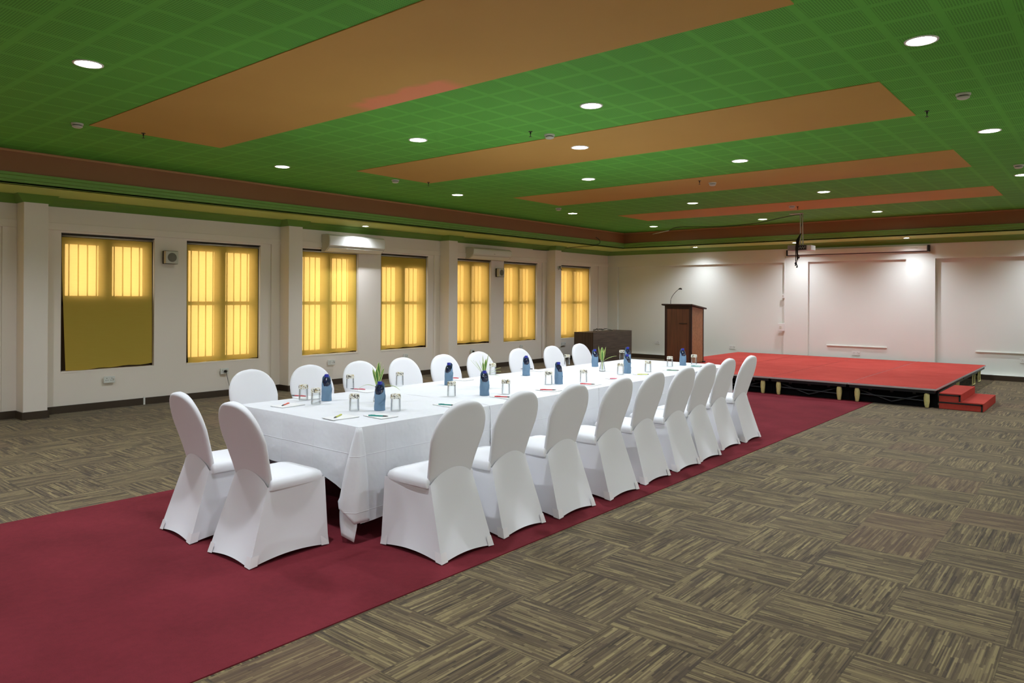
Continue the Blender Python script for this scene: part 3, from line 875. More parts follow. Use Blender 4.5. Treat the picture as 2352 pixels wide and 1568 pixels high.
def make_pad():
    t = thing('notepad', 'x', 'notepad', group='white notepads at the seats')
    boxobj('page_block', (-0.074, 0.074, -0.105, 0.105, 0, 0.004), M['paper'], t, bevel=0.001)
    boxobj('binding', (-0.074, 0.074, 0.099, 0.1055, 0.0005, 0.0046), M['pocket'], t)
    return t
def make_pen(col, label):
    t = thing('pen', label, 'pen', group='pens lying on the notepads')
    bm = bmesh.new(); tube(bm, [(-0.078, 0, 0), (-0.074, 0, 0), (0.03, 0, 0), (0.035, 0, 0)], [0.003, 0.0047, 0.0047, 0.004], 10)
    obj('barrel', bm, M['pen_' + col], t, smooth=True)
    bm = bmesh.new(); tube(bm, [(0.0345, 0, 0), (0.055, 0, 0), (0.068, 0, 0), (0.072, 0, 0)], [0.0044, 0.0036, 0.0018, 0.0008], 10)
    obj('grip', bm, M['black'], t, smooth=True)
    boxobj('clip', (-0.062, -0.026, -0.0012, 0.0012, 0.0044, 0.0062), M['pen_' + col], t)
    return t
# (grip-end x, y), (tail-end x, y), colour
PN = [((-4.88, 3.11), (-5.0, 3.28), 'orange', 'orange pen slanting at the near end, in front of the leftmost chair'),
      ((-4.13, 3.04), (-4.23, 3.2), 'yellow', 'lime-yellow pen slanting at the near end of the table'),
      ((-3.9, 3.36), (-4.06, 3.28), 'teal', 'teal pen nearest the hanging cloth corner'),
      ((-5.36, 3.52), (-5.22, 3.57), 'red', 'red pen at the first window-side seat, left of the leftmost glass'),
      ((-5.35, 4.13), (-5.22, 4.19), 'pink', 'pink pen left of the nearest green plant'),
      ((-3.95, 4.03), (-4.04, 4.0), 'teal', 'teal pen just past the cloth seam, second seat on the camera side'),
      ((-3.9, 4.69), (-4.04, 4.62), 'red', 'dark red pen at the third seat on the camera side'),
      ((-3.9, 5.33), (-4.04, 5.24), 'red', 'bright red pen at the fourth seat on the camera side'),
      ((-5.37, 5.36), (-5.24, 5.42), 'red', 'red pen behind the second window-side bottle'),
      ((-3.88, 5.93), (-4.03, 5.87), 'red', 'red pen at the fifth seat on the camera side'),
      ((-5.41, 6.63), (-5.26, 6.70), 'black', 'black pen behind the window-side bottle past the middle plant'),
      ((-3.93, 6.55), (-4.06, 6.46), 'pink', 'light red pen right of the farthest plant'),
      ((-3.94, 7.12), (-4.06, 7.03), 'yellow', 'pale green-yellow pen right of the overlapping bottles'),
      ((-3.91, 7.74), (-4.05, 7.69), 'green', 'dark green pen before the far-end glass'),
      ((-3.94, 8.43), (-4.07, 8.36), 'teal', 'teal pen farthest away, by the rightmost glass')]
PADLAB = ['notepad under the orange pen at the near end', 'notepad under the lime-yellow pen at the near end', 'notepad under the teal pen nearest the cloth corner',
          'notepad at the first window-side seat, under a red pen', 'notepad under the pink pen left of the nearest plant', 'notepad under the teal pen past the cloth seam',
          'notepad under the dark red pen, third camera-side seat', 'notepad under the bright red pen, fourth camera-side seat', 'notepad behind the second window-side bottle',
          'notepad under the red pen at the fifth camera-side seat', 'notepad under the black pen on the window side', 'notepad under the light red pen, right of the farthest plant',
          'notepad under the pale green-yellow pen', 'notepad under the dark green pen', 'notepad under the farthest teal pen']
pad0 = None
for k, ((x0, y0), (x1, y1), col, lab) in enumerate(PN):
    cx, cy = (x0 + x1) / 2, (y0 + y1) / 2
    if k < 2: px, py, rz = cx + 0.02, cy + 0.01, 0.08 * (-1) ** k
    elif x0 > -4.5: px, py, rz = cx - 0.015, cy + 0.03, PI / 2 + 0.05 * math.sin(k * 2.1)
    else: px, py, rz = cx + 0.03, cy + 0.0, -PI / 2 + 0.05 * math.sin(k * 1.7)
    px = min(max(px, TXA + 0.125), TXB - 0.125)
    if pad0 is None:
        pad0 = make_pad(); pad0.location = (px, py, TZ); pad0.rotation_euler = (0, 0, rz); pad0['label'] = 'white ' + PADLAB[k]
    else: dup(pad0, (px, py, TZ), rz, 'white ' + PADLAB[k])
    p = make_pen(col, lab)
    p.location = (cx, cy, TZ + 0.004 + 0.0047); p.rotation_euler = (0, 0, math.atan2(y0 - y1, x0 - x1))

def leaf(bm, uvl, az, lean, length, width, droop, z0, r0=0.006):
    n = 9; rows = []
    d = Vector((math.cos(az), math.sin(az), 0)); side = Vector((-math.sin(az), math.cos(az), 0))
    p = Vector((d.x * r0, d.y * r0, z0)); ang = lean
    for i in range(n + 1):
        s = i / n; w = width * (0.35 + 1.6 * s) * (1 - s ** 3) if s < 1 else 0.0004
        w = max(0.0004, min(w, width))
        rows.append((p - side * w / 2, p + Vector((0, 0, -0.001)), p + side * w / 2, s))
        p = p + (d * math.sin(ang) + Vector((0, 0, 1)) * math.cos(ang)) * length / n
        ang += droop / n
    vs = [[bm.verts.new(q) for q in r[:3]] for r in rows]
    for i in range(n):
        for k in range(2):
            f = bm.faces.new((vs[i][k], vs[i][k + 1], vs[i + 1][k + 1], vs[i + 1][k]))
            us = ((k / 2, rows[i][3]), ((k + 1) / 2, rows[i][3]), ((k + 1) / 2, rows[i + 1][3]), (k / 2, rows[i + 1][3]))
            for lp, uv in zip(f.loops, us): lp[uvl].uv = uv
def plant(x, y, label, seed, spec):
    t = thing('potted_plant', label, 'plant', (x, y, TZ), group='green sprigs in glass vases')
    rnd = random.Random(seed)
    bm = bmesh.new()
    lathe(bm, [(0.001, 0.002), (0.034, 0.002), (0.036, 0.008), (0.034, 0.03), (0.024, 0.07), (0.018, 0.10), (0.022, 0.125), (0.0205, 0.125), (0.0165, 0.10), (0.022, 0.07), (0.031, 0.03), (0.001, 0.008)], 24, cap0=False, cap1=False)
    obj('vase', bm, M['vase'], t, smooth=True)
    for k, (az, lean, ln, wd, dr) in enumerate(spec):
        bm = bmesh.new(); uvl = bm.loops.layers.uv.new('UVMap')
        leaf(bm, uvl, R(az), R(lean), ln * 1.05, wd * 1.8, R(dr), 0.11)
        o = obj('leaf', bm, M['leaf'], t, smooth=True)
        so = o.modifiers.new('t', 'SOLIDIFY'); so.thickness = 0.0008
    bm = bmesh.new()
    for i in range(5): tube(bm, [(0.004 * math.cos(i * 1.3), 0.004 * math.sin(i * 1.3), 0.02), (0.007 * math.cos(i * 1.3), 0.007 * math.sin(i * 1.3), 0.12)], 0.0018, 6)
    obj('stem', bm, M['leaf'], t, smooth=True)
    return t
def az_of(a): return a   # degrees; camera-right is about 40, away from camera about 130
UP = [(40, 8, 0.18, 0.018, 10), (130, 5, 0.20, 0.018, 10), (220, 9, 0.17, 0.018, 8), (310, 9, 0.16, 0.018, 12), (90, 15, 0.16, 0.016, 14), (10, 14, 0.15, 0.016, 14), (180, 14, 0.15, 0.016, 10), (270, 12, 0.15, 0.018, 12), (60, 3, 0.20, 0.016, 6)]
plant(-4.57, 3.80, 'green plant sprig nearest the camera, with two long arching side leaves', 1, UP + [(220, 55, 0.17, 0.014, 95), (40, 60, 0.18, 0.014, 80)])
plant(-4.57, 5.08, 'spiky green and white plant sprig in the middle of the table', 2,
      [(220, 38, 0.18, 0.012, 6), (225, 32, 0.17, 0.014, 6), (215, 27, 0.15, 0.014, 8), (60, 8, 0.20, 0.012, 4), (200, 2, 0.18, 0.012, 4), (40, 20, 0.18, 0.012, 6), (42, 35, 0.16, 0.012, 16), (38, 50, 0.16, 0.012, 30),
       (45, 62, 0.15, 0.010, 30), (30, 72, 0.15, 0.010, 50), (300, 20, 0.14, 0.014, 10), (120, 20, 0.16, 0.014, 10), (215, 14, 0.14, 0.014, 6)])
plant(-4.57, 7.11, 'farthest green plant sprig, in a clear vase in front of the dark desk', 3,
      [(225, 20, 0.17, 0.020, -14), (210, 10, 0.18, 0.020, 4), (40, 6, 0.17, 0.022, 14), (60, 14, 0.15, 0.022, -4), (130, 4, 0.16, 0.022, 4), (300, 8, 0.13, 0.022, 10), (220, 34, 0.08, 0.022, -20), (40, 50, 0.17, 0.016, 40), (38, 110, 0.04, 0.01, 20)])

# ------------------------------------------------------------------ stage of portable sections
SZ = 0.30
SX = [-7.22, -5.74, -4.51, -3.28, -2.05]; SY = [12.18, 14.80, 17.38]
names = {(0, 0): 'red-carpeted stage section carrying the lectern', (1, 0): 'red-carpeted front stage section just right of the lectern',
         (2, 0): 'red-carpeted front stage section between the two visible pairs of wrapped legs', (3, 0): 'red-carpeted front corner stage section beside the red steps',
         (0, 1): 'rear red stage section against the back wall, behind the lectern', (1, 1): 'rear red stage section below the small wall switch',
         (2, 1): 'rear red stage section under the middle wall socket', (3, 1): 'rear right red stage section with its bare cream frame showing'}
for (i, j), lab in names.items():
    a, b = SX[i] + 0.003, SX[i + 1] - 0.003; c, d = SY[j] + (0.003 if j else 0), SY[j + 1] - 0.003
    t = thing('stage_platform', lab, 'stage', ((a + b) / 2, (c + d) / 2, 0), group='red carpeted stage sections')
    hx, hy = (b - a) / 2, (d - c) / 2
    boxobj('deck_carpet', (-hx + 0.004, hx - 0.004, -hy + 0.004, hy - 0.004, SZ - 0.012, SZ), M['stage_red'], t)
    boxobj('deck_edge', (-hx, hx, -hy, hy, SZ - 0.030, SZ - 0.0035), M['alu'], t, bevel=0.002)
    bm = bmesh.new(); box(bm, -hx + 0.02, hx - 0.02, -hy + 0.02, hy - 0.02, SZ - 0.075, SZ - 0.0305)
    for fx in (-0.5, 0.0, 0.5): box(bm, fx * hx - 0.02, fx * hx + 0.02, -hy + 0.1, hy - 0.1, SZ - 0.11, SZ - 0.075)
    obj('deck_frame', bm, M['darkmetal'], t)
    cream_leg = M['cream_leg']
    for sx in (-1, 1):
        for sy in (-1, 1):
            bm = bmesh.new(); q = random.Random(i * 8 + j * 4 + sx + sy * 2)
            prof = [(0.018, 0.008), (0.026, 0.012), (0.030, 0.05), (0.036, 0.10), (0.040, 0.15), (0.036, 0.20), (0.028, 0.222), (0.028, 0.226)]
            rings = []
            for r, z in prof:
                rings.append([((r + q.uniform(-0.004, 0.004)) * math.cos(2 * PI * k / 14), (r + q.uniform(-0.004, 0.004)) * math.sin(2 * PI * k / 14), z) for k in range(14)])
            loft(bm, rings, True, True, True)
            o = obj('leg', bm, cream_leg, t, smooth=True); o.location = (sx * (hx - 0.13), sy * (hy - 0.06), 0)
            o['label'] = 'leg wrapped in crinkled cream film'
    bm = bmesh.new()
    for sy in (-1, 1):
        tube(bm, [(-hx + 0.13, sy * (hy - 0.10), 0.13), (hx - 0.13, sy * (hy - 0.10), 0.10)], 0.012)
        tube(bm, [(-hx + 0.13, sy * (hy - 0.10), 0.20), (0, sy * (hy - 0.10), 0.05), (hx - 0.13, sy * (hy - 0.10), 0.20)], 0.010)
    tube(bm, [(hx - 0.13, -hy + 0.1, 0.15), (hx - 0.13, hy - 0.1, 0.15)], 0.012)
    tube(bm, [(-hx + 0.13, -hy + 0.1, 0.15), (-hx + 0.13, hy - 0.1, 0.15)], 0.012)
    obj('brace', bm, M['darkmetal'], t)
    if j == 0: boxobj('skirt', (-hx, hx, -hy + 0.13, -hy + 0.135, 0.012, SZ - 0.031), M['deepblack'], t)  # black sheet added behind the legs to darken the space under the deck
    if (i, j) == (3, 1):
        bm = bmesh.new()
        for yy in (-0.2, 0.5):
            tube(bm, [(hx - 0.03, yy, 0.22), (hx - 0.03, yy, 0.03), (hx - 0.03, yy + 0.25, 0.03), (hx - 0.03, yy + 0.25, 0.22)], 0.012)
        obj('folding_frame', bm, M['cream_leg'], t)
# steps
t = thing('stage_steps', 'low two-step red carpeted steps at the right side of the stage', 'steps', (-2.035, 12.30, 0))
for nm, x1, z0, z1 in (('lower_step', 0.56, 0.004, 0.125), ('upper_step', 0.285, 0.1255, 0.236)):
    st = boxobj(nm, (0, x1, 0, 1.30, z0, z1), M['stage_red'], t, bevel=0.004)
    bm = bmesh.new()
    box(bm, -0.001, x1 - 0.012, -0.005, 0.0, z1 - 0.038, z1 - 0.016); box(bm, x1 - 0.034, x1 - 0.012, -0.005, 0.0, z0, z1 - 0.016)
    obj('edge_trim', bm, M['black'], st)

# ------------------------------------------------------------------ lectern and its microphone
t = thing('lectern', 'tall dark wooden lectern with a sloping top standing on the stage', 'lectern', (-6.85, 13.73, SZ))
lx, ly = 0.29, 0.275
bm = bmesh.new(); box(bm, -lx, lx, -ly + 0.01, ly, 0.0, 1.16)
for v in bm.verts:
    if v.co.z > 1 and v.co.y > 0: v.co.z = 1.10
obj('body', bm, M['wood_dark'], t)
boxobj('front_panel', (-lx + 0.045, lx - 0.045, -ly - 0.002, -ly + 0.01, 0.06, 1.12), M['wood_dark'], t)
bm = bmesh.new()
for x0, x1 in ((-lx, -lx + 0.045), (lx - 0.045, lx)): box(bm, x0, x1, -ly - 0.010, -ly + 0.01, 0, 1.165)
box(bm, -lx + 0.045, lx - 0.045, -ly - 0.010, -ly + 0.01, 1.10, 1.165)
obj('front_frame', bm, M['wood_trim'], t, bevel=0.003)
bm = bmesh.new(); vs = box(bm, lx, lx + 0.006, -ly + 0.03, ly - 0.03, 0.02, 1.14)
for v in vs:
    if v.co.z > 1 and v.co.y > 0: v.co.z = 1.10
sp = obj('side_panel', bm, M['wood_side'], t); sp['label'] = 'lighter brown veneered side panel'
bm = bmesh.new(); box(bm, lx, lx + 0.012, ly - 0.03, ly, 0, 1.10); box(bm, lx, lx + 0.010, -ly, -ly + 0.03, 0, 1.16)
obj('side_edge', bm, M['wood_trim'], t)
bm = bmesh.new(); vs = box(bm, -lx - 0.05, lx + 0.05, -ly - 0.06, ly + 0.06, 1.165, 1.195)
for v in vs: v.co.z += -0.035 - 0.12 * v.co.y
obj('top_board', bm, M['wood_trim'], t, bevel=0.004)
bm = bmesh.new(); box(bm, 0.03, 0.20, -ly - 0.013, -ly - 0.002, 0.80, 0.815); 
obj('front_batten', bm, M['wood_trim'], t)
bm = bmesh.new()
for sx in (-1, 1): box(bm, sx * 0.25 - 0.05, sx * 0.25 + 0.07, ly - 0.04, ly + 0.05, 0, 0.03)
obj('foot', bm, M['black'], t)
t = thing('gooseneck_microphone', 'thin gooseneck microphone rising from the top of the lectern', 'microphone', (-7.12, 13.66, SZ + 1.175))
bm = bmesh.new(); lathe(bm, [(0.026, 0.0), (0.026, 0.012), (0.010, 0.02), (0.009, 0.075), (0.006, 0.08)], 16)
obj('base', bm, M['metal'], t, smooth=True, auto=40)
bm = bmesh.new(); gp = []
for k in range(13):
    s = k / 12; gp.append((0.00 + 0.17 * s ** 1.6, 0.02 * s, 0.078 + 0.245 * s ** 0.85))
tube(bm, gp, 0.0048, 8); obj('gooseneck', bm, M['darkmetal'], t, smooth=True)
bm = bmesh.new(); e = Vector(gp[-1]); tube(bm, [e, e + Vector((0.014, 0, 0.010)), e + Vector((0.05, 0, 0.012)), e + Vector((0.07, 0, -0.002))], [0.006, 0.015, 0.017, 0.010], 12)
obj('head', bm, M['black'], t, smooth=True)

# ------------------------------------------------------------------ desk in the corner
t = thing('office_desk', 'low dark wood desk standing in the far corner by the last window', 'desk', (-10.38, 14.86, 0))
dx, dy, dz = 0.56, 1.83, 0.77
boxobj('end_panel', (0, dx - 0.002, 0, 0.03, 0.004, dz), M['desk_front'], t)
boxobj('end_panel', (0, dx - 0.002, dy - 0.03, dy, 0.004, dz), M['desk_front'], t)
boxobj('modesty_panel', (dx - 0.03, dx, 0.002, dy - 0.002, 0.004, dz - 0.002), M['desk_side'], t)
boxobj('corner_strip', (dx - 0.014, dx + 0.002, -0.002, 0.012, 0.004, dz + 0.002), M['wood_trim'], t)
boxobj('desktop', (0.0, dx - 0.03, 0.03, dy - 0.03, dz - 0.035, dz - 0.004), M['desk_front'], t)
bm = bmesh.new()
rnd = random.Random(4)
pts = [(0.2 + 0.1 * math.sin(i * 1.9), 0.55 + i * 0.045, dz + 0.012 + 0.05 * abs(math.sin(i * 1.3))) for i in range(14)]
pts = [(0.35, 0.5, dz + 0.008)] + pts + [(0.3, 1.3, dz + 0.008)]
tube(bm, [Vector(p) for p in pts], 0.006, 6)
tag(obj('cable_tangle', bm, M['black'], None, smooth=True, loc=(-10.38, 14.86, 0.0)), 'dark tangle of cables lying on the corner desk', 'cable')

# ------------------------------------------------------------------ air conditioners
def aircon(y0, y1, z0, z1, label):
    t = thing('air_conditioner', label, 'air conditioner', (XL + 0.001, y0, z0), group='wall air conditioners')
    W, H, Dp = y1 - y0, z1 - z0, 0.235
    prof = [(0, 0.0), (0.10, 0.0), (0.165, 0.045), (0.205, 0.075), (0.228, 0.11), (Dp, 0.20), (0.225, H - 0.03), (0.18, H - 0.005), (0.15, H), (0, H)]
    bm = bmesh.new()
    loft(bm, [[(x, y, z) for x, z in prof] for y in (0.0, 0.012, W - 0.012, W)], True, True, True)
    obj('casing', bm, M['offwhite'], t, bevel=0.003)
    bm = bmesh.new()
    fr = [(0.212, 0.085), (0.236, 0.11), (Dp + 0.008, 0.20), (0.232, H - 0.03), (0.19, H - 0.004)]
    bk = [(x - 0.012, z) for x, z in reversed(fr)]
    loft(bm, [[(x, y, z) for x, z in fr + bk] for y in (0.014, W - 0.014)], True, True, True)
    obj('front_panel', bm, M['white'], t, smooth=True, auto=35)
    bm = bmesh.new(); vs = box(bm, 0.105, 0.200, 0.05, W - 0.05, 0.018, 0.024)
    for v in vs: v.co.z += (v.co.x - 0.105) * 0.75
    vs = box(bm, 0.125, 0.206, 0.03, W - 0.03, 0.004, 0.008)
    for v in vs: v.co.z += (v.co.x - 0.105) * 0.72 - 0.012
    obj('louvre', bm, M['white'], t)
    bm = bmesh.new(); vs = box(bm, 0.12, 0.21, 0.03, W - 0.03, 0.034, 0.040)
    for v in vs: v.co.z += (v.co.x - 0.105) * 0.62
    obj('outlet', bm, M['darkslot'], t)
    bm = bmesh.new()
    for q in range(4):
        box(bm, 0.2362, 0.2378, W * 0.52 + q * 0.013, W * 0.52 + q * 0.013 + 0.009, 0.120, 0.130)
    obj('logo', bm, M['mark'], t)
    return t
aircon(7.87, 9.16, 2.42, 2.73, 'brightly lit white air conditioner on the left wall, nearer of the two')
aircon(11.64, 12.95, 2.46, 2.71, 'dimmer white air conditioner on the left wall, farther of the two')

# ------------------------------------------------------------------ wall speakers, sockets, small fittings
def speaker(y, z, label):
    t = thing('wall_speaker', label, 'speaker', (XL, y, z), group='square wall speakers')
    bm = bmesh.new(); box(bm, 0, 0.10, 0, 0.19, 0, 0.19)
    obj('cabinet', bm, M['offwhite'], t, bevel=0.008)
    bm = bmesh.new(); lathe(bm, [(0.068, 0.0), (0.066, 0.004), (0.02, 0.007), (0.001, 0.007)], 28, cap0=False)
    for v in bm.verts: v.co = Vector((0.1005 + v.co.z, 0.095 + v.co.x, 0.095 + v.co.y))
    obj('grille', bm, M['grille'], t, smooth=True)
    bm = bmesh.new(); box(bm, 0.0, 0.03, -0.004, 0.0, 0.0, 0.19); box(bm, 0, 0.09, 0, 0.185, 0.19, 0.194); box(bm, 0, 0.09, 0, 0.185, -0.004, 0.0)
    obj('mounting_frame', bm, M['darkslot'], t)
speaker(5.04, 2.09, 'small square wall speaker between the two nearest windows')
speaker(12.66, 2.09, 'small square wall speaker between two far windows, past the second air conditioner')

def socket(p, axis, w, label, plug=False, cat='socket'):
    t = thing('wall_socket', label, cat, p, 0 if axis == 'X' else -PI / 2, group='white wall sockets')
    h = 0.095
    boxobj('plate', (0, 0.012, -w / 2, w / 2, -h / 2, h / 2), M['white'], t, bevel=0.003)
    bm = bmesh.new()
    n = 2 if w > 0.12 else 1
    for q in range(n):
        cy = (q - (n - 1) / 2) * w * 0.45
        box(bm, 0.012, 0.0135, cy - 0.004, cy + 0.004, 0.012, 0.022); box(bm, 0.012, 0.0135, cy - 0.016, cy - 0.010, -0.016, -0.006); box(bm, 0.012, 0.0135, cy + 0.010, cy + 0.016, -0.016, -0.006)
    obj('pin_holes', bm, M['darkslot'], t)
    boxobj('rocker_switch', (0.0125, 0.017, w / 2 - 0.028, w / 2 - 0.012, -0.014, 0.014), M['offwhite'], t)
    return t
socket((XL, 4.29, 0.41), 'X', 0.15, 'white wall socket below the nearest yellow blind')
socket((XL, 6.03, 0.40), 'X', 0.14, 'white wall socket with a black plug, below the second blind')
socket((XL, 8.10, 0.41), 'X', 0.16, 'white wall socket below the blind of the first air conditioner')
socket((XL, 9.90, 0.42), 'X', 0.12, 'white wall socket below the fourth blind, above a chair back')
socket((XL, 11.88, 0.41), 'X', 0.12, 'white wall socket with a black plug, above the middle plant')
socket((XL, 13.6, 0.43), 'X', 0.10, 'small white wall socket below the sixth blind')
socket((XL, 15.3, 0.42), 'X', 0.26, 'wide white socket plate just left of the corner desk')
socket((-9.51, YB + 0.065, 0.43), 'Y', 0.12, 'white wall socket on the back wall left of the lectern')
socket((-7.42, YB + 0.065, 0.40), 'Y', 0.16, 'white wall socket on the back wall just right of the lectern, above the stage')
socket((-4.53, YB + 0.065, 0.40), 'Y', 0.17, 'white wall socket above the stage in the middle niche')
socket((-1.42, YB + 0.11, 0.41), 'Y', 0.17, 'white wall socket at the right edge of the photo on the back wall')
def plug(y, z, label, hang):
    t = thing('power_plug', label, 'plug', (XL + 0.013, y, z))
    bm = bmesh.new(); tube(bm, [(0, 0, 0), (0.012, 0, 0), (0.04, 0, -0.004), (0.046, 0, -0.01)], [0.02, 0.022, 0.017, 0.008], 14)
    obj('plug_head', bm, M['black'], t, smooth=True)
    if hang:
        bm = bmesh.new(); tube(bm, [(0.04, 0, -0.01), (0.05, 0.002, -0.05), (0.04, 0.03, -0.15), (0.03, 0.06, -0.24), (0.05, 0.16, -0.34), (0.06, 0.4, z * -1 + 0.008 + 0.0)], 0.004, 6)
        obj('cord', bm, M['black'], t, smooth=True)
plug(6.035, 0.40, 'black plug with its cord hanging down behind the first window-side chair', True)
plug(11.885, 0.405, 'black plug in the far wall socket above the middle plant', False)
bm = bmesh.new(); tube(bm, [(0, 0, 0.62), (0.004, 0.0, 0.45), (0.0, 0.01, 0.3), (0.02, 0.02, 0.1), (0.03, 0.06, 0.012)], 0.006, 6)
tag(obj('wall_cable', bm, M['black'], None, smooth=True, loc=(XL + 0.012, 14.98, 0)), 'black cable running down the wall beside the last column', 'cable')
bm = bmesh.new(); box(bm, 0, 0.012, -0.012, 0.012, 0, 0.115)
tag(obj('cable_cover', bm, M['white'], None, loc=(XL + 0.0145, 4.77, 0.002)), 'short white vertical cable cover across the dark skirting', 'cable cover')
# fitting high on the fourth column: a bracket with loose wires
t = thing('wall_bracket', 'small bracket with curled loose wires high on the last column', 'bracket', (-10.78, 14.68, 2.36))
boxobj('bracket_plate', (0, 0.02, 0.02, 0.10, -0.03, 0.04), M['offwhite'], t, bevel=0.003)
bm = bmesh.new()
for q in range(3):
    tube(bm, [(0.02, 0.06, 0.01), (0.05, 0.06 - 0.03 * (q - 1), 0.05), (0.06, 0.02 + 0.05 * q, 0.0 - 0.03 * q), (0.03, 0.0 + 0.05 * q, -0.06 + 0.02 * q)], 0.004, 6)
obj('loose_wire', bm, M['darkslot'], t, smooth=True)
# switches and conduit on the back wall
t = thing('wall_switch', 'small white switch high on the back wall right of the lectern', 'switch', (-6.10, YB, 1.68))
boxobj('switch_plate', (-0.075, 0.0, -0.02, 0.0, -0.05, 0.05), M['white'], t, bevel=0.004); boxobj('rocker', (-0.055, -0.02, -0.026, -0.02, -0.02, 0.02), M['offwhite'], t)
t = thing('switch_box', 'white surface switch box low on the back wall, below the small switch', 'switch', (-6.10, YB, 0.94))
boxobj('box_body', (-0.15, 0.0, -0.05, 0.0, -0.09, 0.09), M['white'], t, bevel=0.006); boxobj('rocker', (-0.11, -0.06, -0.056, -0.05, -0.03, 0.03), M['offwhite'], t)
bm = bmesh.new(); box(bm, -6.118, -6.10, YB - 0.01, YB, 1.03, 1.63); box(bm, -6.118, -6.10, YB - 0.01, YB, 1.73, 2.62); 
tag(obj('conduit', bm, M['white']), 'thin white conduit running down the back wall past the small switch', 'conduit')

# rolled-up projection screen
t = thing('projection_screen', 'long white rolled-up projection screen case high on the back wall', 'screen', (-6.04, YB, 2.63))
bm = bmesh.new(); box(bm, 0.03, 2.94, -0.10, -0.004, 0.015, 0.13); obj('case', bm, M['white'], t, bevel=0.012)
for x in (0.0, 2.945): boxobj('end_cap', (x, x + 0.035, -0.11, -0.003, 0.0, 0.135), M['black'], t, bevel=0.005)
bm = bmesh.new(); tube(bm, [(0.035, -0.055, 0.008), (2.94, -0.055, 0.008)], 0.010, 10); obj('bottom_bar', bm, M['black'], t, smooth=True)
bm = bmesh.new(); box(bm, 2.62, 2.76, -0.1012, -0.1, 0.07, 0.085); obj('label_print', bm, M['offwhite'], t)

# ------------------------------------------------------------------ projector on its ceiling mount
px, py = -4.80, 14.62
t = thing('projector', 'ceiling projector hanging on a pole, with black cables dangling below', 'projector', (px, py, 2.56))
boxobj('body', (-0.22, 0.14, -0.14, 0.16, 0.0, 0.105), mat('grey_projector_shell', (150, 150, 150), 0.45), t, bevel=0.012)
boxobj('input_panel', (-0.02, 0.14, -0.146, -0.14, 0.008, 0.095), M['darkslot'], t)
bm = bmesh.new()
for q in range(6): box(bm, 0.0 + q * 0.022, 0.014 + q * 0.022, -0.15, -0.146, 0.03 + 0.02 * (q % 2), 0.055 + 0.02 * (q % 2))
obj('connector', bm, M['metal'], t)
boxobj('side_cap', (0.14, 0.23, -0.13, 0.15, 0.0, 0.10), M['white'], t, bevel=0.015)
bm = bmesh.new(); lathe(bm, [(0.035, 0), (0.035, 0.03), (0.025, 0.035)], 18)
for v in bm.verts: v.co = Vector((-0.1 + v.co.x, 0.16 + v.co.z, 0.055 + v.co.y))
obj('lens', bm, M['black'], t)
bm = bmesh.new()
for a, b in (((-0.02, 0.0, 0.74), (-0.01, -0.02, 0.10)), ((0.02, 0.0, 0.74), (0.035, 0.0, 0.10))):
    tube(bm, [a, ((a[0] + b[0]) / 2, 0, 0.4), b], 0.011, 8)
obj('mount_pole', bm, M['offwhite'], t, smooth=True)
bm = bmesh.new(); box(bm, -0.22, 0.03, -0.05, 0.05, 0.725, 0.738); obj('ceiling_plate', bm, M['offwhite'], t)
bm = bmesh.new()
for q in range(5):
    x = -0.05 + 0.012 * q; e = [-0.34, -0.27, -0.30, -0.16, -0.12][q]
    tube(bm, [(0.0, -0.02, 0.34), (x + 0.01, -0.15, 0.20), (x, -0.165, 0.05), (x + 0.02 * math.sin(q), -0.165, e * 0.6), (x + 0.03 * math.cos(q * 2), -0.16, e + 0.03)], 0.008, 6)
    tube(bm, [(x + 0.03 * math.cos(q * 2), -0.16, e + 0.04), (x + 0.03 * math.cos(q * 2) - 0.01, -0.16, e)], 0.013, 8)
obj('dangling_cable', bm, M['black'], t, smooth=True)
# long cable looping from the mount along the ceiling to the tray edge
bm = bmesh.new()
cp = [(-4.83, 14.66, 2.98), (-4.80, 14.70, 3.20), (-4.86, 14.74, 3.285), (-5.3, 14.85, 3.255), (-5.82, 15.0, 3.20), (-6.4, 15.15, 3.195), (-6.92, 15.3, 3.21), (-7.92, 15.6, 3.285), (-8.34, 15.9, 3.25)]
def smoothpts(p, n=6):
    p = [Vector(q) for q in p]; o = []
    for i in range(len(p) - 1):
        p0, p1, p2, p3 = p[max(i - 1, 0)], p[i], p[i + 1], p[min(i + 2, len(p) - 1)]
        for k in range(n):
            s = k / n; o.append(0.5 * ((2 * p1) + (p2 - p0) * s + (2 * p0 - 5 * p1 + 4 * p2 - p3) * s * s + (3 * p1 - p0 - 3 * p2 + p3) * s ** 3))
    o.append(p[-1]); return o
tube(bm, smoothpts(cp), 0.007, 6)
tag(obj('ceiling_cable', bm, M['black'], None, smooth=True), 'thin black cable sagging below the ceiling from the projector towards the corner', 'cable')
bm = bmesh.new(); tube(bm, [(-8.34, 15.9, 3.25), (-9.01, 16.31, 3.225)], 0.010, 8)
tag(obj('cable_conduit', bm, M['white'], None, smooth=True), 'short white conduit where the ceiling cable meets the brown band', 'conduit')
bm = bmesh.new()
tube(bm, smoothpts([(-9.84, 15.00, 3.10), (-9.83, 15.12, 3.05), (-9.80, 15.1, 2.96), (-9.9, 14.98, 2.895), (-10.3, 15.05, 2.892), (-10.7, 15.1, 2.885), (-10.98, 14.6, 2.80), (-11.02, 14.0, 2.79)]), 0.007, 6)
tag(obj('soffit_cable', bm, M['black'], None, smooth=True), 'black cable drooping over the green ledge above the last windows', 'cable')

